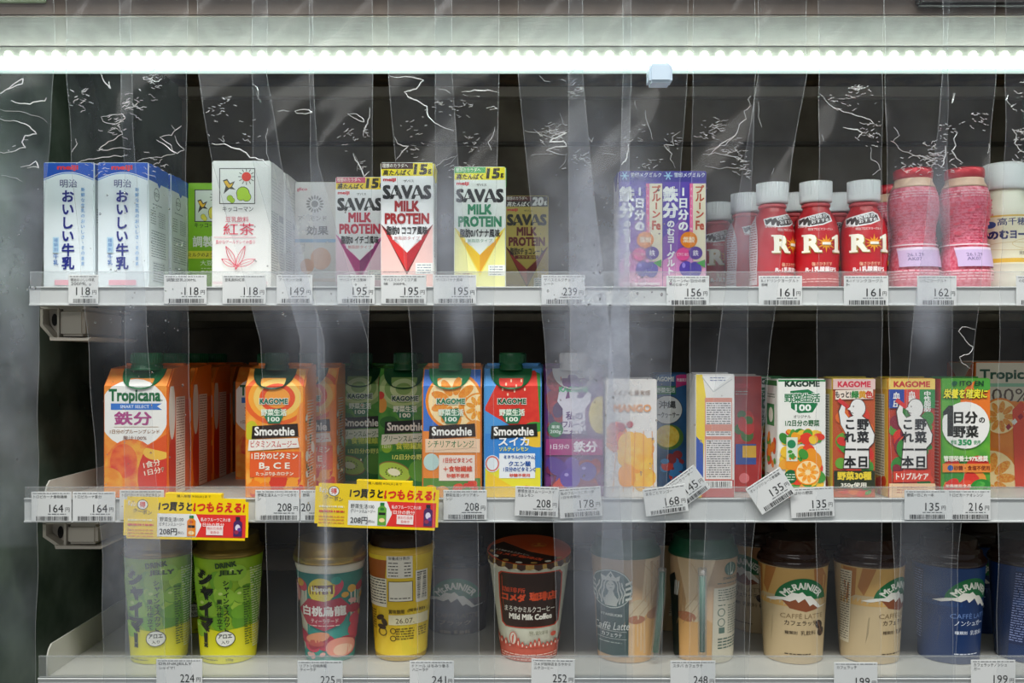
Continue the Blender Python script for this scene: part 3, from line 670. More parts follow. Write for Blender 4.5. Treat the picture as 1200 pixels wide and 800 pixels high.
# --- milk cartons
def milk(x0, label):
    a = Art(1); x1 = x0 + 60; cx = x0 + 30
    a.R(x0, 190, x1, 212, '0f52bc')
    a.G([(x0, 212)] + [(x0 + 60 * i / 14, 210 - 8.5 * math.sin(math.pi * i / 14)) for i in range(15)] + [(x1, 216), (x0, 216)], 'e9f1f6')
    a.line([(x0 + 60 * i / 14, 211.4 - 8.5 * math.sin(math.pi * i / 14)) for i in range(15)], 1, '5a92d8')
    a.T('meiji', cx - 1, 197, 7, 'e0303a', 25, b=.05)
    a.T('明治', cx, 215, 9.5, '24307c', 20, b=.01)
    a.V('おいしい牛乳', cx - .5, 222, 316, 15.5, '232c86', .035)
    a.V('新鮮な生乳のおいしさ、そのまま', cx + 17, 219, 312, 5, '5d9ad4', .02)
    a.R(cx - 18, 278, cx - 11, 296, 'bcdcf2').V('種類別', cx - 14.5, 279, 295, 5, '2c6ab8', 0).V('牛乳', cx - 14.5, 297, 311, 6.5, '2c6ab8', .02)
    a.R(x0 + 14, 328, x1 - 14, 334, 'f0a8b8')
    s = Art(2); s.R(0, 190, 64, 212, '1a5fc4').R(0, 210, 64, 345, 'e4ebee')
    s.ring(24, 224, 8, 8, .9, '4a5a66').T('eco', 24, 224, 5, '4a5a66', b=0).X(12, 236, 40, 238, '60707a').X(6, 244, 22, 262, '7b888f', 3).X(8, 268, 52, 300, '7b888f', 3).R(12, 304, 50, 330, 'd4dbe0').X(14, 306, 48, 328, '6d7a82', 3).X(30, 244, 50, 262, '9aa4aa', 2.4)
    return carton('milk_carton', label, 'carton', 1, x0, x1, 190, 0, .05, 'e9f1f6', a, s, 'R', 'blue and white milk cartons', '1a5fc4')
m1 = milk(50.5, 'leftmost blue and white milk carton beside the steel wall')
m2 = milk(114, 'second blue and white milk carton, front of its row')
copy_thing(m2, (m2.location.x + .001, m2.location.y + .0535, m2.location.z), 'blue and white milk carton behind the second one, only its side showing')

# --- soy milk: window logo with bird, sun and trees
def window_logo(a, x0, y0, x1, y1, bg, line='3a3a32', bird='f4c430', tree='b4d92c', sun='e84030'):
    a.R(x0, y0, x1, y1, line).R(x0 + 1, y0 + 1, x1 - 1, y1 - 1, bg); w = x1 - x0; h = y1 - y0; X = lambda u: x0 + w * u; Y = lambda v: y0 + h * v
    a.G([(X(.10), Y(.34)), (X(.22), Y(.30)), (X(.30), Y(.42)), (X(.44), Y(.36)), (X(.36), Y(.52)), (X(.46), Y(.60)), (X(.28), Y(.58)), (X(.12), Y(.72)), (X(.18), Y(.50))], line)
    a.G([(X(.13), Y(.37)), (X(.21), Y(.34)), (X(.29), Y(.46)), (X(.38), Y(.42)), (X(.33), Y(.52)), (X(.26), Y(.55)), (X(.20), Y(.49))], bird)
    for cx, cy, r in ((.66, .70, .17), (.60, .80, .10), (.76, .80, .12), (.30, .84, .08), (.36, .90, .07)):
        a.E(X(cx), Y(cy), w * r * 1.12, h * r * 1.12, line, n=14)
    for cx, cy, r in ((.66, .70, .17), (.60, .80, .10), (.76, .80, .12), (.30, .84, .08), (.36, .90, .07)):
        a.E(X(cx), Y(cy), w * r, h * r, tree, n=14)
    for k in range(12):
        t = k * math.pi / 6; a.line([(X(.76) + w * .15 * math.cos(t), Y(.24) + w * .15 * math.sin(t)), (X(.76) + w * .23 * math.cos(t), Y(.24) + w * .23 * math.sin(t))], .8, line)
    a.E(X(.76), Y(.24), w * .13, w * .13, sun)
a = Art(3); x0 = 220
a.R(220, 214, 276, 336, '8cc81e'); window_logo(a, 228, 222, 262, 260, 'dfe8d8', tree='e9e04a')
a.T('キッコーマン', 245, 264, 5.5, '20320c', 34).T('調製豆乳', 250, 283, 13, 'f4f8e6', 48, b=.03).R(220, 294, 276, 303, 'e8e23c').T('ミルクのような味わい', 246, 298.5, 5, '26300c', 50)
a.T('大豆', 242, 308, 6, 'eef5d8', 14).X(236, 314, 268, 320, 'dcebb8', 3)
carton('soy_milk_carton', 'bright green soy milk carton standing back between milk and tea cartons', 'carton', 1, 220, 275, 214, .10, .045, '8cc81e', a)
a = Art(4)
window_logo(a, 257, 197, 299, 239, 'eef0ea')
a.T('キッコーマン', 279, 245, 6, '2c2c2c', 36).T('豆乳飲料', 278, 257, 6.5, 'd8506c', 27, b=.01).T('紅茶', 280, 268.5, 14, 'd93c58', 36, b=.01)
a.line([(251, 278), (300, 278)], .6, 'd98a98').T('豊かなアールグレイの香り', 276, 283.5, 4.6, 'd8607a', 46, b=0)
for (cx, cy, L, r) in ((271, 300, 13, 62), (282, 302, 15, 112), (268, 308, 9, 30), (289, 308, 12, 160)):
    t = math.radians(r); dx, dy = math.cos(t), math.sin(t); q = [(cx + dx * L * u - dy * 3.4 * math.sin(math.pi * (u + 1) / 2), cy + dy * L * u + dx * 3.4 * math.sin(math.pi * (u + 1) / 2)) for u in [-1 + i / 6 for i in range(13)]]
    q2 = [(cx + dx * L * u + dy * 3.4 * math.sin(math.pi * (u + 1) / 2), cy + dy * L * u - dx * 3.4 * math.sin(math.pi * (u + 1) / 2)) for u in [-1 + i / 6 for i in range(13)]]
    a.line(q, .7, 'd8405c').line(q2, .7, 'd8405c').line([q[0], q[-1]], .5, 'd8405c')
a.R(250, 330, 314, 333, 'e8d0d4')
s = Art(5).X(6, 206, 50, 232, 'b9bcbe', 4).X(4, 246, 34, 320, '8a8e90', 3).R(38, 246, 60, 254, 'b0b4b6').X(40, 258, 60, 318, '9a9ea0', 3.4)
tea = carton('soy_milk_carton', 'white black tea soy drink carton with pink leaf drawing, front one', 'carton', 1, 248, 317, 188, 0, .05, 'ecebe8', a, s, group='white tea soy cartons')
for i in (1, 2): copy_thing(tea, (tea.location.x + .0005 * i, tea.location.y + .053 * i, tea.location.z), ('white tea soy drink carton second in its row', 'white tea soy drink carton third in its row, farthest back')[i - 1])
a = Art(6)
a.R(345, 213, 400, 340, 'dedad8').T('glico', 354, 222, 5, 'c0304a', 12, b=.03)
for i in range(16): 
    t = i * math.pi / 8; a.E(369 + 8 * math.cos(t), 239 + 8 * math.sin(t), 2.6, 1.1, '6d6a66', rot=math.degrees(t), n=8)
a.E(369, 239, 4, 4, '6d6a66').T('アーモンド', 366, 256, 5.5, '4a4745', 34).T('効果', 372, 270, 11, '5a5755', 26, b=.03).R(345, 280, 400, 284, '8fb2d6').E(376, 303, 12, 13, 'e2b49a').E(360, 312, 8, 9, 'd6a486').R(345, 326, 400, 330, 'd9c2b8')
carton('almond_milk_carton', 'pale grey almond milk carton standing back beside the strawberry protein carton', 'carton', 1, 345, 400, 213, .09, .045, 'dedad8', a)

# --- milk protein cartons
def protein(x0, d, top, label, c1, c2, bg, band, word, num, txt, flav, lower, dark='2a2a2c', wd=62, bandtxt='2a2410', topc=None, last='cfcfcf'):
    s_ = .85 / (.85 + d); k = lambda v: v * s_; x1 = x0 + wd * s_; a = Art(int(x0)); Y = lambda v: top + (v - 190) * s_; X = lambda u: x0 + k(u); bot = Y(340)
    a.R(x0, top, x1, Y(206), band); a.R(x0, top, X(38), Y(198), topc or '4a2a26').T('理想のカラダへ', X(17), Y(194), k(5), 'f4f0e6', k(30))
    a.T('高たんぱく', X(19), Y(202.3), k(6.8), bandtxt, k(32), b=.04, sh=.15).T(num, X(47), Y(198.5), k(12.5), bandtxt if num == '15' else 'e8e6e0', k(16), b=.06, sh=.1).T('g', X(57.5), Y(201), k(6), bandtxt if num == '15' else 'e8e6e0', b=.04)
    if num == '20': pass
    a.T('meiji', X(10.5), Y(211), k(5), 'd8303c', k(15), b=.05).T('ザバス', X(33), Y(212), k(3.2), dark, k(12))
    a.T('SAVAS', X(31), Y(225), k(16.5), dark, k(57), b=.055)
    for u in (16, 42): a.G([(X(u - 2.5), Y(228)), (X(u + 2.5), Y(228)), (X(u), Y(221))], bg)
    a.T('MILK', X(31), Y(241.5), k(12.5), c1, k(29), b=.055).T('PROTEIN', X(31), Y(256), k(13), c1, k(52), b=.055)
    # chevron arrow in two tones below the words
    a.G([(X(0), Y(262)), (X(14), Y(276)), (X(14), bot), (X(0), bot)], lower).G([(X(62), Y(262)), (X(48), Y(276)), (X(48), bot), (X(62), bot)], lower).R(X(14), Y(285), X(48), bot, lower)
    a.G([(X(0), Y(262)), (X(10), Y(272)), (X(31), Y(312)), (X(31), Y(322))], c2[1]).G([(X(62), Y(262)), (X(52), Y(272)), (X(31), Y(312)), (X(31), Y(322))], c2[1])
    a.G([(X(3), Y(268)), (X(14), Y(280)), (X(31), Y(296)), (X(31), Y(318))], c2[0]).G([(X(59), Y(268)), (X(48), Y(280)), (X(31), Y(296)), (X(31), Y(318))], c2[2])
    a.G([(X(12), Y(274)), (X(50), Y(274)), (X(31), Y(296))], bg)
    a.T(flav, X(31), Y(270), k(10.5), dark, k(48), b=.035).R(X(14), Y(276), X(48), Y(281), bg).T('無脂肪タイプ', X(31), Y(279), k(4.2), c1, k(30), b=.01)
    a.R(X(41), Y(308), X(61), Y(321), 'f2f2ee').X(X(43), Y(310), X(59), Y(320), '7a8a98', k(3), k(1)); a.X(X(3), Y(318), X(22), Y(319), '9a6a6a')
    if num == '20': a.R(X(14), Y(276), X(48), Y(281), c1).T('カカオ風味', X(31), Y(278.5), k(4), bg, k(26))
    s = Art(9).R(0, top, 60, Y(206), band).X(6, Y(215), 40, Y(300), '8a8a86', 3.2)
    t = carton('protein_drink_carton', label, 'carton', 1, x0, x1, top, d, .04, bg, a, s, group='milk protein drink cartons', colour_top=topc or band)
    st = None
    return t
protein(393, .068, 207, 'white and pink strawberry milk protein carton left of the taller cocoa one', 'c8324c', ('b02a78', 'd05a9c', '8a2a6a'), 'efeff2', 'f0d020', '', '15', '', '脂肪0 イチゴ風味', 'f3d3e2', topc='d04a6a')
protein(446, 0, 190, 'cocoa milk protein carton with red chevron and yellow 15 g band', 'a82a2e', ('d83030', '6a1c1c', 'b8202a'), 'f2f2f4', 'f0dc22', '', '15', '', '脂肪0 ココア風味', 'f2c6c0')
protein(532, .019, 195, 'banana milk protein carton with green letters and yellow chevron', '2f8a62', ('f2c41c', 'f6e25a', 'e8a41a'), 'eef2ee', 'f0e21c', '', '15', '', '脂肪0バナナ風味', 'f4f0a0', topc='4fae5e')
protein(592, .19, 229, 'gold chocolate milk protein carton with 20 g mark standing far back', '6a1e1a', ('a8322a', '5a1a14', '7e2018'), 'c8b054', '3c3030', '', '20', '', '脂肪0チョコレート', 'b89a44', bandtxt='f0ece4', topc='5a1f22', dark='241c16')

# --- prune yoghurt cartons
def prune(x0, label):
    a = Art(int(x0)); X = lambda u: x0 + u; x1 = x0 + 52
    a.R(x0, 200, x1, 340, '5b42b0').R(x0, 199, x1, 213, '3d3596').G([(X(0), 280), (X(28), 250), (X(28), 340), (X(0), 340)], '8a58b8').G([(X(0), 306), (X(30), 286), (X(52), 290), (X(52), 340), (X(0), 340)], 'd68ac8').G([(X(0), 324), (X(52), 310), (X(52), 340), (X(0), 340)], 'eba8cc')
    for i in range(6):
        t = i * math.pi / 3; a.line([(X(7), 206), (X(7) + 5 * math.cos(t), 206 + 5 * math.sin(t))], 1.2, '9fd0ee')
    a.T('雪印メグミルク', X(32), 205, 5.5, 'e8ecf6', 36)
    a.R(X(36), 215, X(51), 306, 'f2e6cc').R(X(32), 215, X(36), 276, 'e8629c').V('ブルーベリー味', X(34), 218, 272, 3.2, 'fbe6f0', 0)
    a.V('プルーン', X(44), 217, 256, 11, 'c8502a', .04).T('Fe', X(44), 264, 11, 'c8502a', 10, b=.05)
    a.V('鉄分', X(9.5), 218, 256, 18, 'f6f6fa', .06).V('のむヨーグルト', X(10), 258, 322, 9.5, 'f6f4fa', .05).V('1日分の', X(24.5), 218, 272, 12.5, 'fafaff', .05)
    a.E(X(31), 281, 10, 9.5, 'f08a1c').T('葉酸', X(31), 281, 7, 'fdf2dc', 14, b=.02).E(X(24), 298, 8, 7.5, 'e8509a').T('ビタミンB12', X(24), 298, 4, 'fde8f2', 13).E(X(39), 296.5, 8, 7.5, '5a3a9c').T('鉄', X(39), 296.5, 7, 'f4eefc', b=.02)
    a.E(X(28), 315, 8, 9, '5440ac').E(X(38), 316, 8, 9, '4a3aa4').E(X(25), 311, 2, 3, '9a8ae0').G([(X(40), 308), (X(50), 314), (X(50), 304)], '4aa04a').R(X(4), 331, X(48), 334, 'f6e0ec')
    s = Art(3).R(0, 200, 60, 345, 'e8e0ee').X(6, 210, 40, 330, '8a7aa8', 3)
    return carton('yogurt_drink_carton', label, 'carton', 1, x0, x1, 200, .038, .042, '4b3fa0', a, s, 'L', 'purple prune yoghurt cartons', '2f2c86')
pr = prune(776, 'purple prune drinking yoghurt carton, right one of the pair, seen clearly')
copy_thing(pr, (P(725, 0, .038).x + 26 * .888 / F, pr.location.y, Z1), 'purple prune drinking yoghurt carton, left one, behind frosted vinyl')

# --- red yoghurt bottles
def red_bottle():
    cx, cy = 956, .024; a = Art(12)
    # wrap label scuffs of tone, then the words
    a.G([(cx - 24, 262), (cx - 24, 254), (cx + 4, 247), (cx + 10, 250), (cx + 12, 258), (cx, 263), (cx - 14, 265)], 'f2eeee').G([(cx - 23, 261), (cx - 23, 255), (cx + 3.5, 248.5), (cx + 8.5, 251), (cx + 10, 257), (cx, 261.5), (cx - 14, 263.6)], '3a2a2c')
    a.T('医師が', cx - 3, 252.5, 5, 'f6f4f4', 22, rot=-10, b=.02).T('おすすめ！', cx - 1, 257.5, 4.6, 'f6f4f4', 22, rot=-8, b=.02)
    a.T('明治プロビオヨーグルト', cx - 2, 268, 3.4, 'f4d8d4', 27).T('meiji', cx - 20, 264, 3.6, 'f6e8e8', 8)
    for i in range(12):
        t = i * math.pi / 6; a.G([(cx + 3 + 2 * math.cos(t + 1.4), 285 + 2 * math.sin(t + 1.4)), (cx + 3 + (9 + i % 2 * 3) * math.cos(t), 285 + (8 + i % 2 * 3) * math.sin(t)), (cx + 3 + 2 * math.cos(t - 1.4), 285 + 2 * math.sin(t - 1.4))], 'f0a01e')
    for dx, c_, b_ in ((1.0, 'b08a3c', .08), (0, 'fbf6e6', .05)):
        a.T('R', cx - 12 + dx, 284.5 + dx, 21, c_, 15, b=b_).R(cx - 1.5 + dx, 283.5 + dx, cx + 8 + dx, 286.5 + dx, c_)
        a.R(cx - 21 + dx, 293 + dx, cx - 14 + dx, 295.3 + dx, c_).R(cx - 8 + dx, 293 + dx, cx - 2 + dx, 295.3 + dx, c_).R(cx - 21 + dx, 274 + dx, cx - 16 + dx, 276 + dx, c_)
        a.G([(cx + 10 + dx, 293 + dx), (cx + 13 + dx, 292 + dx), (cx + 13 + dx, 279 + dx), (cx + 9.5 + dx, 280.5 + dx), (cx + 9.5 + dx, 278 + dx), (cx + 16 + dx, 274 + dx), (cx + 18 + dx, 274 + dx), (cx + 18 + dx, 292 + dx), (cx + 21 + dx, 293 + dx), (cx + 21 + dx, 295.3 + dx), (cx + 10 + dx, 295.3 + dx)], c_)
    a.T('強さひきだす', cx - 1, 309, 4.6, 'f2c9a8', 22, b=.02).T('R-1乳酸菌EPS', cx - 1, 315, 6, 'f8ecec', 33, b=.04)
    a.X(cx + 25, 262, cx + 38, 300, 'f0a8a8', 3).R(cx + 22, 304, cx + 38, 310, 'f0c030').X(cx + 24, 313, cx + 38, 332, 'f0a8a8', 3).G([(cx - 46, 250), (cx - 33, 246), (cx - 33, 332), (cx - 46, 332)], 'd9c4c8').X(cx - 46, 256, cx - 34, 328, '9a3a40', 3)
    a.X(cx - 20, 326, cx + 20, 331, 'f4b8b4', 3)
    return round_pack('yogurt_bottle', 'red drinking yoghurt bottle with white cap, middle of the front three', 'bottle', cx, cy, 1,
        [(233, 14), (242, 15), (247, 18), (256, 22.5), (268, 25.5), (284, 26.5), (300, 26.2), (316, 25), (330, 25.5), (340, 25)],
        [('bottle_cap', [(209, 15.5), (209.6, 17), (212, 17.8), (231, 18.2), (233, 18.2), (234, 15)], 'e6e6e8', .4, 0.), ('neck_ring', [(235, 15.2), (236, 16.2), (238.5, 16.2), (239.5, 15.2)], 'd4545a', .3, 0.)],
        a, 'red yoghurt bottles with white caps', 'bottle_body', colour='c01c26')
rb = red_bottle(); bm = bmesh.new(); k_ = (CD + .024) / F
for i in range(40):   # knurls round the cap
    t_ = 2 * math.pi * i / 40; c_ = P(956, 222, .024); x_, y_ = c_.x + 18.0 * k_ * math.sin(t_), .024 - 18.0 * k_ * math.cos(t_)
    box(bm, (x_ - .0003, y_ - .0003, c_.z - .0075), (x_ + .0003, y_ + .0003, c_.z + .0065))
cp = [o for o in COL.objects if o.parent == rb and o.name.startswith('bottle_cap')][0]
o = obj('cap_ridge', bm, mat('e6e6e8', .4), cp); o['kind'] = 'stuff'
def rbc(px, y, label, rz): return copy_thing(rb, (P(px, 0, y).x, y, Z1), label, rz)
rbc(905, .030, 'red drinking yoghurt bottle turned with its white side panel forward', .62)
rbc(1012, .020, 'red drinking yoghurt bottle beside the pink wrapped bottles', -.05)
rbc(874, .085, 'red yoghurt bottle behind the turned one, hidden by vinyl haze', .9)
rbc(930, .085, 'red yoghurt bottle in the second row between the turned and middle ones', .4)
rbc(981, .085, 'red yoghurt bottle in the second row between the middle and right ones', -.4)
rbc(841, .14, 'red yoghurt bottle standing farthest back right of the prune cartons', .2)
# --- shrink wrapped strawberry yoghurt bottles
def pink_bottle():
    cx, cy = 1070, .026; a = Art(21)
    a.X(cx - 46, 222, cx + 46, 232, 'f6b8c4', 3.2, 1.2)
    a.X(cx - 46, 235, cx + 46, 284, 'ee8098', 3.2, 1.1); a.rand_fruit(cx - 46, 222, cx + 46, 292, ['e8506a', 'f47a90'], 1, 2.2, 120)
    a.R(cx - 46, 285, cx + 46, 286.5, 'f8dce4').R(cx - 22, 292, cx + 46, 312, 'cfb4dc').R(cx - 22, 289, cx + 46, 292, 'ecd6ea').T('26.1.29', cx - 8, 298, 4, '6a5a8a', 15).T('AK07', cx - 9, 303, 4, '6a5a8a', 13)
    a.X(cx - 46, 316, cx + 46, 330, 'ffc4d0', 3.4, 1.2)
    return round_pack('yogurt_bottle', 'left pink shrink wrapped strawberry yoghurt bottle with red foil lid', 'bottle', cx, cy, 1,
        [(204, 20), (208, 20), (214, 23), (224, 26.5), (236, 28), (248, 27.5), (262, 24.5), (276, 23.5), (290, 24.5), (304, 27), (318, 28), (340, 27.5)],
        [('foil_lid', [(193, 17), (193.6, 20.5), (196, 21.5), (202, 21.5), (206, 20.6)], 'c8202e', .3, .3), ('cream_shoulder', [(205, 20.6), (209, 20.8), (214.5, 23.5), (217, 24.8)], 'e0b69a', .35, 0.)],
        a, 'pink wrapped strawberry yoghurt bottles', 'bottle_body', colour='e2506c', bm_mat=mat('dc3e5e', .28, 0., ('ee8096', 330.), .5))
pb = pink_bottle()
copy_thing(pb, (P(1130, 0, .024).x, .024, Z1), 'right pink shrink wrapped strawberry yoghurt bottle before the cream bottle', .25)
copy_thing(pb, (P(1044, 0, .11).x, .11, Z1), 'pink strawberry yoghurt bottle peeking out behind the left pink one', -.3)
# clear wrap loops round the lids
a = Art(23); cx = 1176
a.R(cx - 60, 251, cx + 60, 253, 'e8c058').R(cx - 60, 253, cx + 60, 308, 'f8f0d2').R(cx - 60, 302, cx + 60, 307, 'eebc3c').R(cx - 60, 307, cx + 60, 309, 'f8f0d2')
a.E(cx - 26, 262, 4, 4, '3a5a9a').T('高千穂牧場', cx + 2, 259, 9, '2a3672', 46, b=.02).T('のむヨーグルト', cx + 2, 274, 11.5, '26306e', 60, b=.06).T('発酵乳', cx + 6, 296, 4.6, '8a7a6a', 13)
a.ring(cx - 6, 288, 26, 5, .7, 'e4cc92').ring(cx + 12, 285, 20, 6, .7, 'e4cc92').E(cx + 26, 291, 7, 8, 'e06a6a').T('生乳', cx + 26, 291, 5, 'fff4f0')
round_pack('yogurt_bottle', 'large cream yoghurt bottle with white cap and yellow banded label', 'bottle', cx, .046, 1,
    [(217, 21), (224, 21.5), (229, 25), (233, 25), (240, 30), (250, 33), (312, 33), (318, 32), (326, 33), (340, 32)],
    [('bottle_cap', [(186, 21), (187, 23), (190, 23.5), (214, 24), (218, 24)], 'dfe1e2', .4, 0.)], a, None, 'bottle_body', colour='e9e4d0')

# ================================================================== middle shelf
def cap_and_collar(t, cx, d, top, col, capw=15, fold=452, collar=True, cap_top=413, cap_bot=432):
    """screw cap on its collar that reaches down over the sloping front"""
    k = (CD + d) / F; sf = front_surf(d, fold); c = P(cx, top, d)
    cm = mat(col, .35)
    bm = bmesh.new(); q = [(cx - 25, top - .3)] + [(cx - 25 * math.cos(math.pi * i / 20), top + 1 + 23 * math.sin(math.pi * i / 20) ** .9) for i in range(21)] + [(cx + 25, top - .3)]
    v = [bm.verts.new(sf(x, y, .0015)) for x, y in q]; v2 = [bm.verts.new(sf(x, y, 0)) for x, y in q]; bm.faces.new(v)
    for i in range(len(v)): bm.faces.new((v[i], v2[i], v2[(i + 1) % len(v)], v[(i + 1) % len(v)]))
    bmesh.ops.triangulate(bm, faces=[f for f in bm.faces if len(f.verts) > 4]); bmesh.ops.recalc_face_normals(bm, faces=bm.faces[:])
    co = obj('cap_collar', bm, cm, t)
    zf = P(0, fold, d).z; yc = d + .017; Z = lambda py: CZ - (py - 420) * k
    bm = bmesh.new(); r = capw * k
    lathe(bm, [(Z(top + 2), r * 1.08), (Z(cap_bot), r * 1.08), (Z(cap_bot - 1), r * 1.0), (Z(cap_bot - 4), r), (Z(cap_bot - 4.6), r * .95), (Z(cap_bot - 5.5), r * .95), (Z(cap_bot - 6), r), (Z(cap_top + 1), r * .98), (Z(cap_top), r * .93)], c.x, yc, 40)
    cap = obj('screw_cap', bm, cm, t)
    bm = bmesh.new()
    for i in range(36):
        a_ = 2 * math.pi * i / 36; x, y = c.x + r * math.sin(a_), yc - r * math.cos(a_); box(bm, (x - .0003, y - .0003, Z(cap_bot - 7)), (x + .0003, y + .0003, Z(cap_top + 2)))
    o = obj('cap_ridge', bm, cm, cap); o['kind'] = 'stuff'
def prisma(name, label, x0, x1, top, d, depth, colour, art, cap_col, group=None, side=None, fold=452, sideart=None, cap_x=None, cat='carton', capw=15):
    """carton whose front leans back above the fold and carries a screw cap"""
    k = (CD + d) / F; A = P(x0, top, d); B = P(x1, top, d); zb = ZS[2]; zf = P(0, fold, d).z; lean = (A.z - zf) * .9
    t = thing(name, label, cat, ((A.x + B.x) / 2, d + depth / 2, zb), group)
    bm = bmesh.new(); prof = [(d, zb), (d, zf), (d + lean, A.z), (d + depth, A.z + .004), (d + depth, zb)]
    a = [bm.verts.new((A.x, y, z)) for y, z in prof]; b = [bm.verts.new((B.x, y, z)) for y, z in prof]
    bm.faces.new(a); bm.faces.new(b[::-1])
    for i in range(5): bm.faces.new((a[i], b[i], b[(i + 1) % 5], a[(i + 1) % 5]))
    bmesh.ops.recalc_face_normals(bm, faces=bm.faces[:])
    es = [e for e in bm.edges if abs(e.verts[0].co.x - e.verts[1].co.x) < 1e-6 and min(e.verts[0].co.y, e.verts[1].co.y) < d + lean * 1.01 and max(e.verts[0].co.y, e.verts[1].co.y) <= d + lean * 1.01]
    bmesh.ops.bevel(bm, geom=es, offset=.0016, segments=2, affect='EDGES')
    obj('carton_body', bm, mat(colour, .34), t)
    bm = bmesh.new(); box(bm, (A.x + .002, d + depth - .012, A.z + .001), (B.x - .002, d + depth - .004, A.z + .0052), 0, .0004, 1); obj('folded_seam', bm, mat(colour, .34), t)
    bot = 420 + (CZ - zb) / k - .6
    if art: art.build(t, front_surf(d, fold), ys=(fold,), clip=(x0 + 1.6, top + .8, x1 - 1.6, bot))
    if sideart: sideart.build(t, side_surf(B.x, d, 1), clip=(1.5, fold + 1, depth / k - 1, bot), names=('side_artwork', 'side_lettering'))
    cap_and_collar(t, cap_x or (x0 + x1) / 2, d, top, cap_col, fold=fold, capw=capw)
    return t
NO = lambda c1, c2, s: (c1, .42, 0., (c2, s), .5)
def tropicana(d):
    x0, x1 = 121, 197; a = Art(31); cx = 158
    a.R(x0, 430, x1, 586, NO('ec7a22', 'f29a3c', 60.)); a.E(cx - 1, 484, 41, 40, 'f2f1ec')
    a.E(154, 546, 31, 32, NO('e9622c', 'f3ac3a', 90.)).E(145, 540, 16, 20, NO('e0442a', 'ee7a34', 90.)).E(182, 552, 20, 36, 'd83a24', rot=10).E(128, 564, 16, 16, NO('e88a20', 'f0b040', 90.)).E(184, 530, 16, 9, 'f2c04a').G([(170, 524), (196, 508), (196, 530)], 'e2571e')
    a.T('Tropicana', cx, 465, 19, '1b6a3e', 61, b=.045).R(130, 472.5, 190, 480, '3a78cc').G([(190, 472.5), (184, 476), (190, 480)], 'f2f1ec').T('SMART SELECT', 158, 476.3, 3.6, 'e8f0fa', 34)
    a.T('鉄分', cx - 2, 490, 16, 'b04c88', 44, b=.03).line([(134, 500), (186, 500)], .5, 'c0a080').T('1日分のプルーンブレンド', 158, 505.5, 5, '9a6a40', 58).T('果汁100%', 158, 513, 5, '8a5a4a', 28)
    a.T('1食分', 178, 543, 8, 'fff2dc', 20, rot=-12, b=.02).T('1日分!', 180, 552, 7, 'fff2dc', 22, rot=-12, b=.02)
    s = Art(32).R(0, 430, 80, 590, 'ee7a20').G([(4, 470), (70, 470), (70, 586), (4, 586)], 'e4622a').E(14, 545, 13, 34, 'd83a20').E(12, 482, 10, 34, 'f4ede0').R(24, 466, 54, 586, 'fbe8d6').X(26, 468, 52, 580, '9a5a3c', 3.2).R(22, 440, 34, 450, 'f6efe2').X(23, 442, 33, 449, '6a5a50', 3)
    return prisma('juice_carton', 'orange 330 ml iron fruit juice carton with green cap, front of its row', x0, x1, 432, d, .058, 'ec7a20', a, '0f6638', 'orange fruit juice cartons', sideart=s, cap_x=164, capw=18)
tr = tropicana(0)
for i, nm in enumerate(('second', 'third', 'fourth')): copy_thing(tr, (tr.location.x + .0008 * (i + 1), tr.location.y + .062 * (i + 1), Z2), f'orange iron fruit juice carton with green cap, {nm} in its row')
# second column of juice behind the orange smoothie
copy_thing(tr, (P(275, 0, .13).x + .031, .13 + .029, Z2), 'yellow orange juice carton standing behind the orange vitamin smoothie')

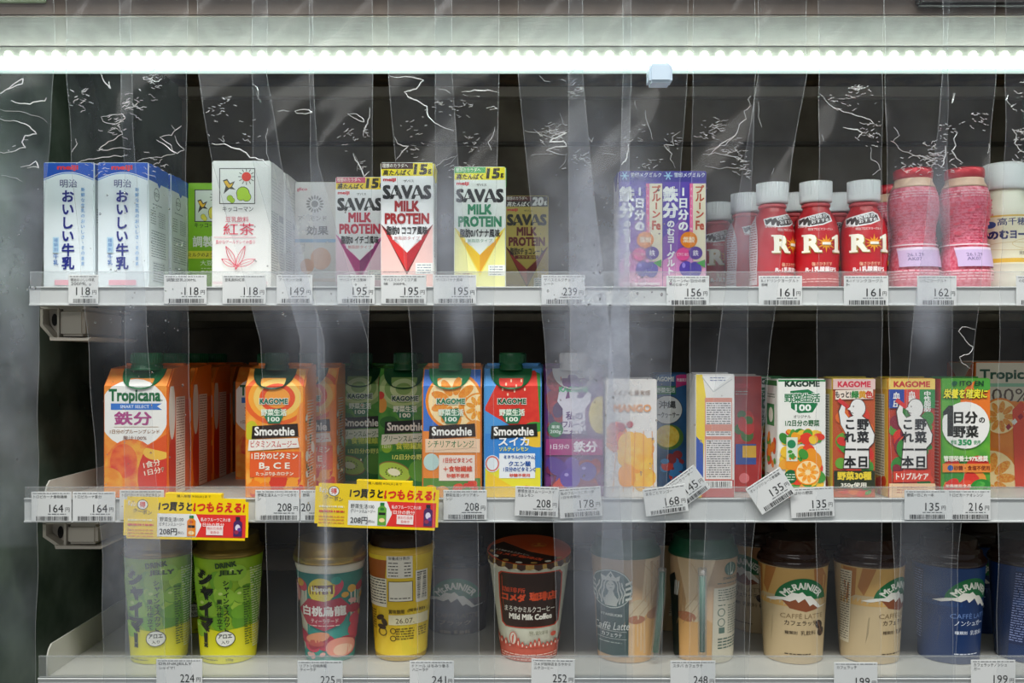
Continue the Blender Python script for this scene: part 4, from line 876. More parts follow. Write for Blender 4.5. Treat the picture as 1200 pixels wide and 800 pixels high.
def smoothie(kind, x0, d, label, top=432, w=70, group='smoothie cartons with screw caps'):
    s_ = .85 / (.85 + d); w = w * s_; x1 = x0 + w; a = Art(kind == 'vit' and 41 or 42); X = lambda u: x0 + u * s_; Y = lambda v: 420 + (v - 420) * s_
    cx = x0 + w / 2; G_ = '1d5a34'
    if kind == 'vit':
        a.R(X(0), Y(430), X(71), Y(586), NO('f08a24', 'f6b04a', 80.)); 
        for r, c in ((40, 'e8642a'), (34, 'f6a63a'), (28, 'f2c868'), (21, 'e8542c'), (15, 'f4a040')): a.E(X(38), Y(466), r * s_, r * .8 * s_, c)
        a.E(X(8), Y(505), 8 * s_, 12 * s_, 'c9c22c').E(X(70), Y(500), 10 * s_, 30 * s_, 'ee9040').rand_fruit(X(0), Y(540), X(71), Y(584), [NO('f07a1c', 'f8a83a', 200.), 'd83a22', 'f4a030', 'ef8424'], 5 * s_, 12 * s_, 26); cc = '14563a'; cb = '2b1d16'; words = ('ビタミンスムージー', 'c8383a'); body = 'ee8a28'
        extra = (('1日分のビタミン', 'fdf6e4', 534, 8, 54), ('B₂ C E', 'fdf6e4', 546, 9, 36), ('たっぷりβ-カロテン', 'fdf0d4', 555, 5, 44))
        a.R(X(6), Y(529), X(66), Y(559), 'e8602a')
    elif kind == 'green':
        a.R(X(0), Y(430), X(71), Y(586), NO('3c8a2e', '5a9e3c', 80.))
        for r, c in ((36, '8fb26a'), (30, 'b6cc8a'), (24, '7fa458'), (17, 'c0d49a'), (10, '86a85c')): a.E(X(32), Y(458), r * s_, r * .75 * s_, c)
        a.G([(X(58), Y(444)), (X(72), Y(440)), (X(72), Y(458)), (X(58), Y(462))], 'b41c3c').T('N', X(65), Y(451), 9, 'f4e8ec', 6, b=.04).E(X(4), Y(478), 7 * s_, 10 * s_, 'd8963a').E(X(3), Y(466), 5 * s_, 5 * s_, 'c83a2a').E(X(14), Y(500), 12 * s_, 8 * s_, '2c6e2a')
        a.R(X(0), Y(536), X(71), Y(586), '2a7a2e').E(X(20), Y(562), 22 * s_, 13 * s_, '8a6a3a', rot=15).E(X(20), Y(562), 20.5 * s_, 11.5 * s_, 'a9c94a', rot=15).E(X(20), Y(562), 8 * s_, 4.4 * s_, 'eef0cc', rot=15).E(X(54), Y(560), 16 * s_, 14 * s_, '5c9c34')
        cc = '0c4a28'; cb = '1c1c18'; words = ('グリーンスムージー', '2c6a34'); body = '3f8c34'
        for i in range(14): t = i * math.pi / 7; a.E(X(20) + 10 * s_ * math.cos(t), Y(562) + 5.5 * s_ * math.sin(t), 1, .7, '2a2418', n=6)
        extra = (('食物繊維', 'd6e85a', 529, 9, 36), ('1/2日分の野菜', 'd8e878', 543, 7, 44)); a.E(X(11), Y(530), 7 * s_, 8 * s_, '8ab82e').T('1日分', X(11), Y(530), 4, 'f2f6d8', 10)
    elif kind == 'orange':
        a.R(X(0), Y(430), X(71), Y(586), '3f74c8'); a.orange(X(38), Y(470), 34 * s_, 'f08a1e', 'f6a234').orange(X(66), Y(478), 18 * s_, 'f09422', 'f8b040')
        a.R(X(0), Y(505), X(71), Y(586), 'e98a3c').E(X(62), Y(506), 14 * s_, 14 * s_, 'f09a3c')
        a.R(X(0), Y(560), X(71), Y(586), '5a8a3c').E(X(10), Y(577), 9 * s_, 9 * s_, 'e8962a').E(X(24), Y(578), 9 * s_, 9 * s_, 'e89a34').rand_fruit(X(34), Y(562), X(70), Y(586), ['d83a2a', 'e05030', '4a8a34'], 4, 6, 12)
        a.R(X(20), Y(533), X(62), Y(563), 'f6e6da').R(X(4), Y(514), X(68), Y(530), 'f2cfae').E(X(11), Y(541), 9, 10, 'bcd8d4')
        cc = '1c7a48'; cb = '2e2018'; words = ('シチリアオレンジ', '24764a'); body = 'e98a3c'
        extra = (('1日分ビタミンC', 'e0563c', 539, 6, 34), ('＋食物繊維', 'e0563c', 549, 7, 34), ('砂糖不使用', 'e0563c', 557, 5, 26))
    else:
        a.R(X(0), Y(430), X(71), Y(586), '4f9bdc').G([(X(0), Y(480)), (X(20), Y(440)), (X(60), Y(434)), (X(71), Y(448)), (X(71), Y(500)), (X(30), Y(498))], NO('e2412f', 'd8342a', 120.)).G([(X(62), Y(436)), (X(71), Y(440)), (X(71), Y(500)), (X(66), Y(500))], '3a8a3c')
        for dx, dy in ((26, 450), (32, 446), (22, 456), (38, 452), (28, 462), (44, 446), (36, 458), (48, 456)): a.E(X(dx), Y(dy), 1.1, 2, 'f6c8a8', n=8)
        a.R(X(0), Y(508), X(71), Y(552), '3a8ad8').E(X(62), Y(512), 16, 12, 'f2c63a').E(X(60), Y(500), 12, 6, '3f9a3c').R(X(0), Y(548), X(71), Y(586), 'eae23c').G([(X(0), Y(586)), (X(4), Y(552)), (X(40), Y(574)), (X(44), Y(586))], 'f2ca34').rand_fruit(X(34), Y(568), X(71), Y(586), ['e04028', 'ea5a34'], 4, 6, 14)
        a.R(X(18), Y(531), X(60), Y(560), 'eef4f8').E(X(10), Y(543), 9, 10, 'e6eef4').ring(X(10), Y(543), 8, 9, 1.6, 'd86a5a')
        cc = '0e5a30'; cb = '1e1e1a'; words = None; body = '58a0dc'
        extra = (('スイカ', 'f6f8fa', 517, 10, 36), ('ソルティレモン', 'f6ee5a', 526, 5, 34), ('ミネラル(カリウム)', '2a5aa8', 535.5, 5, 37), ('クエン酸', '2a5aa8', 543, 6, 26), ('1日分のビタミンC', '2a5aa8', 549.5, 5.4, 38), ('砂糖不使用', 'd8503c', 556.5, 4, 24))
    q = 33 if kind == 'water' else 34
    a.T('KAGOME', X(q), Y(470), 8 * s_, 'e9ece2', 34.4 * s_, b=.1).T('KAGOME', X(q), Y(470), 6.5 * s_, cc if kind not in ('vit',) else '1d6a50', 33 * s_, b=.05)
    a.G([(X(q - 9), Y(480)), (X(q + 9), Y(478)), (X(q + 11), Y(488)), (X(q + 7), Y(496)), (X(q - 6), Y(496)), (X(q - 11), Y(488))], '2c7a54').T('野菜生活', X(q), Y(483), 8 * s_, 'e6f0de', 30 * s_, b=.04).T('100', X(q), Y(491), 5.5 * s_, 'eef6e8', 14 * s_, b=.03)
    a.G([(X(9), Y(499)), (X(62), Y(496)), (X(63), Y(511)), (X(8), Y(514))], cb).T('Smoothie', X(35), Y(505), 10.5 * s_, 'f4f2ec', 47 * s_, b=.035)
    if words: a.G([(X(5), Y(515)), (X(62), Y(513)), (X(64), Y(524)), (X(4), Y(528))], 'f2ece2' if kind == 'vit' else ('e4ead8' if kind == 'green' else 'f2cfae')).T(words[0], X(34), Y(520), 8 * s_, words[1], 54 * s_, b=.02)
    for t_, c_, y_, h_, w_ in extra: a.T(t_, X(40 if kind == 'green' else (42 if kind in ('orange', 'water') and y_ > 530 else 35)), Y(y_), h_ * s_, c_, w_ * s_, b=.03)
    sd = Art(55).R(0, 430, 70, 590, body).rand_fruit(0, 460, 60, 580, [cc, 'f0f0e8', 'd84a30' if kind != 'green' else '9ac04a'], 3, 8, 24).X(12, 470, 44, 576, 'f0ece0', 3.6)
    return prisma('smoothie_carton', label, x0, x1, top, d, .05, body, a, cc if kind != 'vit' else '173f2c', group, sideart=sd, capw=14, cap_x=x0 + 32 * s_)
vt = smoothie('vit', 287, 0, 'orange vitamin vegetable smoothie carton behind a grey 208 yen tag')
copy_thing(vt, (vt.location.x + .018, .085, Z2), 'orange vitamin smoothie carton in the second row, hidden by haze')
g1 = smoothie('green', 443, .058, 'green vegetable smoothie carton with kiwi, right one of the pair', w=69)
copy_thing(g1, (g1.location.x - .0553, .116 + .025, Z2), 'green vegetable smoothie carton with kiwi, left one, darker behind the vinyl')
copy_thing(g1, (g1.location.x + .0, .116 + .030, Z2), 'green vegetable smoothie carton hidden behind the right kiwi one', group='smoothie cartons with screw caps')
smoothie('orange', 494.5, 0, 'smoothie carton with large orange slices and green cap', w=70)
wm = smoothie('water', 567, 0, 'blue smoothie carton with watermelon slice and dark green cap', w=68)
copy_thing(wm, (wm.location.x + .004, wm.location.y + .055, Z2), 'watermelon smoothie carton directly behind the front one, only its edge showing')
# purple grape carton with strong-man figure replaced by a plain white panel outline of arms raised
a = Art(61); a.R(638, 430, 712, 586, NO('5a2a6a', '7a3a7c', 60.)).rand_fruit(638, 432, 664, 520, [NO('7a2432', 'a83a48', 200.), '4a2a5a', '8a3040'], 7, 12, 22).rand_fruit(664, 436, 706, 470, ['6a3a80', '503070'], 6, 10, 14).E(704, 486, 14, 22, 'd8c050')
FIG = [(-16, -26), (-10, -30), (-7, -24), (-9, -17), (-4, -18), (-5, -25), (0, -29), (5, -25), (4, -18), (10, -18), (16, -25), (20, -22), (19, -14), (13, -6), (13, 8), (14, 22), (-13, 22), (-12, 8), (-12, -6), (-18, -14)]
a.G([(672 + x * 1.05, 485 + y * 1.05) for x, y in FIG][::-1], 'd8d4e0')
a.T('KAGOME', 672, 456, 6.5, '4ab87e', 34, b=.05).T('私の', 673, 487, 10, '5c3a78', 20, b=.03).T('フルーツ', 673, 497, 7.5, '5c3a78', 27, b=.03).T('これ1本', 674, 507, 8, '5c3a78', 28, b=.03)
a.E(651, 503, 9, 9, '2f7a4a').T('果実', 651, 500, 4, 'e8f4ea', 10).T('200g', 651, 506, 5, 'e8f4ea', 13)
a.R(638, 514, 712, 533, 'a8387e').T('1日分の', 656, 523, 6.5, 'f4e8f2', 22, b=.02).T('鉄分', 686, 523, 13, 'f6eef6', 28, b=.04).rand_fruit(638, 534, 708, 586, [NO('7a2432', 'a83a48', 200.), '5a3a90', '6a48a0', 'c84a3a', '7a2a4a'], 7, 13, 30)
a.berry(668, 560, 12, '6248a4', 'a898d8').berry(688, 552, 11, '5a4098', 'a898d8')
prisma('smoothie_carton', 'purple grape and fruit smoothie carton with white cap', 638, 708, 432, .01, .05, '6b3474', a, 'cbc8c6', 'smoothie cartons with screw caps', capw=16)
# mango carton behind frost
a = Art(63); a.R(708, 444, 772, 590, 'e9e5de').E(722, 512, 14, 18, NO('e85030', 'f0a040', 60.)).rand_fruit(722, 500, 770, 576, [NO('f6b428', 'f8cc4a', 90.), 'f4a020', 'f7bc34'], 8, 14, 34)
for i in range(5): a.line([(724 + 10 * i, 505), (718 + 12 * i, 576)], .8, 'e89018')
a.E(728, 500, 5, 5, 'b82838').E(738, 497, 4, 4, 'b82838').T('MANGO', 741, 478, 9, 'e8962a', 44, b=.04).T('まるごと果実感', 740, 460, 6, '8a6a4a', 44)
carton('juice_carton', 'pale carton with a mango picture behind frosted vinyl', 'carton', 2, 710, 770, 444, 0, .045, 'e9e5de', a)
a = Art(64); a.R(772, 436, 812, 590, NO('1b4f7a', '2868a0', 40.)).E(782, 480, 18, 17, 'e8ecea').ring(782, 480, 18, 17, .8, '1b2a3a').T('沖縄', 782, 474, 9, '1c2226', 20, b=.03).T('シークヮーサー', 781, 486, 7, '1c2226', 30, b=.03).E(784, 512, 17, 15, '4c7a2c').E(782, 511, 14, 13, NO('e8c030', 'f4dc60', 200.)).rand_fruit(772, 524, 806, 572, ['2f7ab8', '8a2a30', 'c83a30', '3a8ac8'], 4, 8, 20)
a.G([(792, 440), (806, 436), (806, 450), (792, 454)], 'c42a78').T('数量限定', 799, 445, 4, 'fbe8f2', 12).T('KAGOME', 778, 444, 5.5, 'e8f0ee', 24, b=.05).R(768, 452, 792, 462, '1d7a4e').T('野菜生活', 780, 457, 6, 'e8f4ea', 22, b=.03)
carton('juice_carton', 'dark blue citrus juice carton standing back behind the tilted tags', 'carton', 2, 768, 809, 438, .06, .04, '1b4f7a', a)
# carton turned round, nutrition table towards us
a = Art(65); a.R(814, 438, 860, 586, 'e8e6e2').G([(815, 438), (823, 438), (828, 470), (822, 586), (815, 586)], 'f0d43c').G([(815, 510), (824, 520), (824, 560), (815, 560)], '3a5ab0').G([(823, 440), (858, 440), (834, 458)], 'f4f4f2').line([(823, 442), (836, 459), (858, 444)], .9, 'b8bcbe').X(832, 442, 850, 446, '7c84a8', 3).R(826, 466, 858, 562, 'd9907c').R(827, 471, 857, 497, 'efe9e6').R(827, 505, 857, 511, 'efe9e6').R(827, 515, 857, 561, 'efe9e6')
a.X(828, 472, 856, 496, '5c5c5e', 2.6).X(828, 505.5, 856, 510, '5c5c5e', 2.6).X(828, 516, 856, 560, '5c5c5e', 2.6).R(822, 562, 860, 586, 'c04a48').R(825, 563, 858, 572, 'ecebe8').B(827, 564, 856, 571)
carton('juice_carton', 'carton turned to show its nutrition table, barcode and yellow edge', 'carton', 2, 815, 861, 438, .0, .045, 'e8e6e2', a, Art(66).X(0, 0, 1, 1, 'ffffff'), 'L')
a = Art(67); a.R(860, 440, 900, 590, NO('c43a34', 'b02a2a', 60.)).T('KAGOME', 868, 452, 6, 'd83a44', 22, b=.05).X(862, 458, 876, 464, 'c8c0bc').rand_fruit(860, 476, 885, 520, ['d8342c', 'e0503c', '4a7a34'], 5, 9, 16).R(862, 520, 886, 544, '3c5aa8').R(870, 522, 886, 536, 'e0b440').E(872, 560, 6, 6, 'e87c80')
carton('juice_carton', 'red tomato picture carton just behind the turned nutrition table one', 'carton', 2, 858, 893, 440, .035, .04, 'c9beb8', a)

# --- small vegetable juice cartons
def vegbox(label, x0, x1, top, d, colour, a, sd, **kw): return carton('vegetable_juice_carton', label, 'carton', 2, x0, x1, top, d, .042, colour, a, sd, 'L', 'small vegetable juice cartons', ears=False, **kw)
a = Art(71); a.R(911, 445, 968, 586, 'f0f1ea').R(911, 444, 968, 447, '2a8a4a').T('KAGOME', 940, 449.5, 7.2, '1c3a2c', 41, b=.06)
a.G([(926, 458), (936, 457), (947, 456), (956, 461), (958, 474), (952, 483), (936, 484), (927, 478)], '1d7a48').T('野菜生活', 940, 466, 12.2, 'f6f8f2', 44, b=.10).T('野菜生活', 940, 466, 10.3, '1d7a48', 42, b=.03).T('100', 941, 477.5, 8, 'f4f8f2', 19, b=.04)
a.T('オリジナル', 940, 488, 3.6, '4a4a44', 20).T('1/2日分の野菜', 940, 495.5, 7.5, '2a6a3a', 40, b=.03)
a.rand_fruit(911, 501, 968, 522, ['e8402c', '5aa03a', 'f2a42c', '3c8a3a', 'f0c83c'], 4, 8, 30).rand_fruit(911, 516, 968, 584, ['f29a2a', '4a9a3c', 'f4c43a', 'e8482e', 'f0a83c'], 6, 11, 44)
a.R(921, 512, 934, 540, 'dfe8d6').E(927, 520, 5, 5, '2c8a5a').rand_fruit(922, 526, 933, 539, ['f08a2a', '4a9a3c'], 2, 3, 8).E(926, 558, 7.5, 8, '1c6a3c').X(921, 555, 931, 562, 'dff0dc', 3)
a.orange(946, 553, 15).E(941, 580, 14, 6, 'f2d23a')
sd = Art(72).R(0, 440, 60, 590, 'eceee6').R(0, 446, 60, 452, '2a8a4a').R(12, 474, 42, 500, '2f8a4e').X(10, 462, 40, 468, '4a7a5a').E(26, 487, 9, 9, 'f0f0e0').rand_fruit(4, 506, 46, 552, ['f08a2a', '5aa03a', 'e8502c'], 4, 8, 20).X(8, 558, 42, 575, '5a5a54')
va = vegbox('white and green vegetable juice carton with orange slice on front', 911, 968, 444, .0, 'f0f1ea', a, sd, colour_top='2a8048')
copy_thing(va, (P(884, 0, .05).x + .02, .10, Z2), 'white and green vegetable juice carton behind the front one, darkened by vinyl')
def yasai(x0, x1, label, hc, top_words, upper, figc, lower, side, seed, kagome='d8304a'):
    a = Art(seed); cx = (x0 + x1) / 2
    a.R(x0, 444, x1, 586, upper[0]); a.rand_fruit(x0, 470, x1, 586, upper[1], 6, 12, 60); a.R(x0, 443, x1, 456, hc).T('KAGOME', cx, 450, 7.2, kagome, (x1 - x0) * .76, b=.05)
    top_words(a, cx)
    f = [(cx + x * 1.12, 512 + y * 1.5) for x, y in ((-11, 24), (-8, -2), (-14, -10), (-16, -20), (-12, -27), (-9, -27), (-10, -19), (-6, -15), (0, -17), (7, -17), (14, -13), (21, -2), (20, 4), (15, 8), (15, 24))]
    a.add([((x - cx) * 1.06 + cx, (y - 512) * 1.03 + 512) for x, y in f], [tuple(range(len(f)))], '4a3a34').E(cx + 4, 478, 9.6, 11.4, '4a3a34').G(f, figc).E(cx + 4, 478, 8.8, 10.6, figc).G([(cx - 4, 476), (cx - 8, 479), (cx - 4, 481)], figc).line([(cx - 1, 475), (cx - 1, 477)], 1, '4a3a34').line([(cx - 5, 483), (cx - 1, 484)], .8, '4a3a34')
    a.G([(cx - 20, 470), (cx - 17, 466), (cx - 6, 475), (cx - 8, 479)], 'd83a3a')
    a.V('これ一本', cx - 5, 490, 548, 14, '222222', .045).V('野菜一日', cx + 10, 490, 548, 14, '222222', .045)
    lower(a, cx)
    sd = Art(seed + 1).R(0, 440, 60, 590, side[0]).R(0, 443, 60, 456, hc).R(8, 462, 42, 560, 'e6e4dc').X(10, 464, 40, 558, '6a6a64', 3.2).rand_fruit(0, 556, 50, 586, [side[1]], 4, 8, 10)
    return vegbox(label, x0, x1, 443, 0, side[0], a, sd, colour_top='d8c23a')
def tw1(a, cx): a.G([(cx - 22, 457), (cx + 22, 456), (cx + 22, 467), (cx - 22, 468)], 'f6e4d4').T('もっと!', cx - 13, 462, 8, '2a2420', 18, b=.04).T('緑', cx + 1, 462, 9, '2a8a3c', b=.05).T('黄', cx + 9.5, 462, 9, 'e0a020', b=.05).T('色', cx + 17.5, 462, 9, 'd84030', b=.05)
def lw1(a, cx): a.R(cx - 24, 551, cx + 24, 572, '27301c').T('野菜30種', cx, 557, 10, 'f4d83c', 40, b=.05).T('350g使用', cx - 1, 568, 6.5, 'f6f2e4', 30, b=.03)
yasai(975, 1026, 'vegetable juice carton with yellow green vegetables and black vertical words', 'e9c8c0', tw1, ('c0562c', ['e0402c', 'e8702c', '4a9a3c', '6aa83a', 'd8342c']), 'f2f0ec', lw1, ('d9c044', 'b84030'), 73)
def tw2(a, cx):
    a.R(cx - 27, 456, cx - 9, 478, '2a4aa0').R(cx - 9, 456, cx + 9, 478, 'd84434').R(cx + 9, 456, cx + 27, 478, '2c8a44')
    for dx, w_ in ((-18, '血圧'), (0, '血糖値'), (18, '中性脂肪')): a.V(w_, cx + dx, 458, 478 + (4 if len(w_) > 3 else 0), 8.5, 'f6f4ee', .03)
def lw2(a, cx): a.G([(cx - 22, 552), (cx + 22, 550), (cx + 22, 563), (cx - 22, 565)], 'd8402c').T('トリプルケア', cx, 557.5, 8, 'fbeee4', 38, b=.04).R(cx - 27, 566, cx + 27, 586, 'eec8a0').X(cx - 18, 570, cx + 18, 577, 'b05030', 3)
yasai(1040, 1096, 'triple care vegetable juice carton with blue red and green banners', 'f0cf6a', tw2, ('b8402c', ['d83428', 'e05030', '3c8a3a', '5a9a3c', '8a2a3a']), 'f0ede8', lw2, ('e0b04a', 'c84030'), 75, 'c83a34')
a = Art(77); x0, x1 = 1103, 1161
a.R(x0, 444, x1, 586, NO('6ab03a', '4a9a38', 60.)).E(1150, 470, 24, 26, 'ea7a2a', rot=30).E(1154, 450, 14, 8, '4fa040', rot=-20).rand_fruit(x0, 530, x1, 586, ['d83a30', 'e05038', '3c8c3c', '2f7a34', 'e8923c'], 8, 13, 34).E(1150, 573, 14, 12, '2f8a34').rand_fruit(1136, 562, 1161, 584, ['3f9a3e', '55ac48'], 2, 4, 16)
a.T('ITO EN', 1138, 449, 6, '123c28', 28, b=.03).E(1118, 449, 3.4, 2.6, '1f5a3c', rot=-20)
a.T('栄養を確実に', 1131, 461, 12, '2a3818', 52, b=.09, sh=.12).T('栄養を確実に', 1131, 461, 11.4, 'f2e63c', 51, b=.035, sh=.12)
a.E(1131, 498, 28, 27.5, 'f2f1ec').G([(1104.5, 482), (1111, 475), (1116.5, 475), (1116.5, 511), (1109.5, 511), (1109.5, 485), (1104.5, 487)], '2a2a26').T('日分', 1131, 489, 14.5, '2a2a26', 28, b=.05).T('の', 1150, 492, 6.5, '2a2a26', b=.04).T('野菜', 1131, 505.5, 14.5, '2a2a26', 30, b=.05).T('350', 1130, 518, 7, '2a9a5c', 16, b=.06).T('野菜', 1117, 518, 5, '2a9a5c', 7).T('使用', 1144, 518, 5, '2a9a5c', 8)
a.T('管理栄養士97%推奨', 1131, 537, 6.8, 'f8f4e4', 52, b=.04).R(x0, 543, x1, 553, 'e98a3c').E(1113, 548, 3.4, 3.4, '2a5aa8').T('砂糖・食塩不使用', 1138, 548, 5.6, '7a2a14', 42, b=.03).T('栄養機能食品', 1122, 569, 4, 'f4f0e0', 30)
sd = Art(78).R(0, 440, 60, 590, 'd8482e').X(6, 470, 40, 575, 'f8dccc', 4).V('トリプルケア', 25, 462, 560, 7, 'f8ece0', .02)
vegbox('green vegetable juice carton with white circle and large figure one', x0, x1, 443, 0, '5aa43a', a, sd, colour_top='3c9a44')
# big orange juice carton at the right edge
a = Art(81); a.R(1140, 424, 1240, 590, NO('e57a2c', 'ee8e3a', 40.)).R(1140, 424, 1240, 470, 'cfc6b2').T('Tropicana', 1187, 440, 15, '1c4a34', 78, b=.04).R(1148, 449, 1238, 453, '8ab89a').T('100%', 1180, 463, 16, '5a4a40', 54, b=.0)
a.orange(1160, 560, 36, 'ec8420', 'f6b450').orange(1172, 488, 22, 'e8862c', 'f0a848').G([(1186, 480), (1196, 470), (1240, 500), (1240, 590), (1190, 590)], 'e4523a').R(1140, 470, 1150, 474, 'cfc6b2')
for i in range(4): a.G([(1178 + i * 7, 500 - i * 6), (1182 + i * 7, 496 - i * 6), (1185 + i * 7, 500 - i * 6), (1181 + i * 7, 504 - i * 6)], 'f4f0ec' if i % 2 else 'a83040')
carton('juice_carton', 'large orange juice carton with orange slices at the right edge', 'carton', 2, 1143, 1236, 424, .065, .06, 'e57a2c', a, Art(82).R(0, 420, 90, 590, 'e0702a').X(10, 470, 70, 575, 'f6d8b8', 4), 'L', colour_top='cfc6b2')

# ================================================================== bottom shelf
# --- grape jelly cups
def jelly():
    cx, cy = 268, .034; a = Art(91); L, R = cx - 58, cx + 58
    a.R(L, 655, R, 786, NO('a6cc2a', '8aba26', 30.)).rand_fruit(L, 662, R, 742, ['9ccc34', 'b4dc48', '7cb82c', '6aa82a'], 8, 13, 46).G([(L, 742), (L + 40, 738), (cx, 741), (R - 30, 738), (R, 742), (R, 786), (L, 786)], 'e6e01e')
    for x, y, r in ((cx - 30, 690, 12), (cx + 18, 672, 10), (cx - 16, 712, 12), (cx + 6, 700, 11), (cx + 24, 700, 9), (cx - 24, 740, 10)): a.berry(x, y, r, '9ed03c', 'd8f088')
    a.V('シャイマ！', cx - 16, 668, 762, 20, '1c1c18', .085)
    a.T('DRINK', cx + 8, 662, 6.5, '2c4a1a', 22, rot=-6, b=.06).T('JELLY', cx + 13, 672, 7, '2c4a1a', 24, rot=2, b=.06)
    a.V('シャインマスカット', cx + 8, 680, 744, 7, '24361a', .03).V('果汁仕立て', cx + 1, 702, 740, 6.5, '24361a', .03)
    a.E(cx + 6, 750, 10, 9.5, 'f4f4ea').ring(cx + 6, 750, 10, 9.5, .8, '3a3a30').T('アロエ', cx + 6, 747, 5, '1c1c18', 14, b=.04).T('入り', cx + 6, 754, 4, '1c1c18', 8, b=.02)
    a.X(cx + 30, 668, cx + 44, 765, 'e8f0c8', 3).X(cx + 24, 690, cx + 29, 760, '3a5a20', 3).X(cx - 26, 775, cx - 2, 776, '4a5010').T('190g', cx + 10, 776, 3.6, '4a5010')
    return round_pack('jelly_cup', 'right bright green grape jelly drink cup with gold lid', 'cup', cx, cy, 3, [(652, 38), (658, 38.5), (786, 30)],
        [('cup_lid', [(631, 33), (632, 35), (645, 35.5), (646.5, 37), (648, 40.5), (653, 41), (655, 39.5)], '8a7438', .28, .75)], a, 'green grape jelly cups', colour='b0ce34', clip=(cx - 56, 656, cx + 56, 784))
jc = jelly(); copy_thing(jc, (P(187, 0, .034).x, .034, Z3), 'left grape jelly drink cup, faded behind clouded vinyl', .06)
copy_thing(jc, (P(228, 0, .12).x, .13, Z3), 'green grape jelly cup in the second row between the front two')
# --- peach tea cup
a = Art(93); cx = 387; L, R = cx - 56, cx + 56
a.R(L, 673, R, 786, NO('2f8a80', '46a090', 30.)); a.rand_fruit(L, 675, R, 780, ['c43a52', 'd84a60', 'b83048'], 8, 13, 16).rand_fruit(L, 675, R, 780, ['e8b0a8', '2a9a8a', 'e0a83a'], 3, 5, 30)
a.E(cx - 3, 693, 15, 15, 'f0d84a').G([(cx - 16, 687), (cx + 10, 686), (cx + 10, 697), (cx - 16, 698)], '6a2a20').T('Lipton', cx - 3, 692, 7, 'f8f0dc', 22, b=.05)
a.G([(cx - 30, 718), (cx - 18, 703), (cx, 706), (cx + 18, 702), (cx + 28, 716), (cx + 18, 734), (cx, 742), (cx - 20, 734)], 'b43248').T('白桃烏龍', cx - 1, 718, 12.5, 'f8f2ea', 48, b=.04).T('ティーラテード', cx, 730, 5.5, 'f6e6dc', 30).X(cx - 16, 735, cx + 16, 736, 'f2c8c0')
a.E(cx + 16, 763, 15, 12, 'f2a08c').E(cx + 18, 766, 9, 7, 'f8ccb0').E(cx - 8, 750, 14, 6, 'e89a70', rot=-15).E(cx - 10, 757, 10, 4, 'c85a50').E(cx - 40, 700, 12, 14, 'e49a90')
round_pack('tea_cup', 'peach oolong tea cup with gold lid and teal floral print', 'cup', cx, .036, 3, [(662, 40.5), (668, 40), (673, 38.5), (786, 28)],
    [('cup_lid', [(637, 37), (638, 38.5), (646, 39), (648, 41), (652, 41.3), (653, 42.5), (660, 43), (663, 41.5)], 'a98a3e', .26, .8)], a, None, colour='dfd8c4', clip=(cx - 54, 673, cx + 54, 784))
# --- yellow honey cup turned to its back
a = Art(95); cx = 470; L, R = cx - 56, cx + 56
a.R(L, 640, R, 786, NO('e3bc24', 'efd23c', 20.)).G([(L, 657), (cx - 12, 657), (cx - 14, 680), (L, 680)], 'a85a1c').G([(cx + 2, 722), (R, 712), (R, 786), (cx + 6, 786)], 'e8cf3a')
a.R(cx - 12, 651, cx + 17, 678, 'eee8d8')
a.T('栄養成分表示', cx + 2, 654.5, 4, '2a2620', 24)
for i in range(5): a.X(cx - 10, 659.5 + i * 3.8, cx + 1, 660.3 + i * 3.8, '3a342c', 5).X(cx + 8, 659.5 + i * 3.8, cx + 15, 660.3 + i * 3.8, '3a342c', 5)
a.R(cx - 10, 682, cx + 17, 706, '3a342c').R(cx - 9.4, 682.6, cx + 16.4, 705.4, 'f0ead6').X(cx - 8, 701.5, cx + 14, 703, '3a342c')
a.R(cx - 36, 679, cx - 12, 713, 'eee6cc').X(cx - 35, 680.5, cx - 13, 711, '3a342c', 3.4, 1.3)
a.R(cx + 20, 670, cx + 32, 708, 'efe8d4').B(cx + 21.5, 672, cx + 30.5, 704, vert=False)
a.T('賞味期限', cx - 1, 718, 5, '3a2e10', 18, b=.02).T('(開封前)', cx + 20, 717, 4.5, '3a2e10', 18).R(cx - 10, 722, cx + 34, 734, 'ece2b8').T('26.07.', cx + 8, 729, 6, '5a4a2a', 20, b=0)
for dx, dy, r_ in ((-20, 726, 0), (-15, 731, 90), (-18, 737, 40)): a.E(cx + dx, dy, 5, 3, '3a2a14', rot=r_ - 30)
a.ring(cx - 17, 743, 5, 5, 1, '3a2a14').X(cx - 35, 718, cx - 25, 742, '4a3a1c', 3).X(cx - 2, 738, cx + 18, 752, '4a3a1c', 3).ring(cx - 5, 741, 3.4, 3.4, .9, '3a2a14').ring(cx - 5, 750, 3.4, 3.4, .9, '3a2a14').X(cx + 22, 738, cx + 30, 750, '6a5a2c', 3)
round_pack('drink_cup', 'yellow honey latte cup turned to its printed back', 'cup', cx, .040, 3, [(650, 38), (655, 37.5), (786, 29.5)],
    [('cup_rim', [(643, 37), (644, 39), (650, 39.4), (652, 38)], 'd8b23c', .35, .1), ('cup_lid', [(628, 33), (629, 35), (643, 36), (645, 36)], '2e1c12', .3, .1)], a, None, colour='e3bc24', clip=(cx - 54, 651, cx + 54, 771))
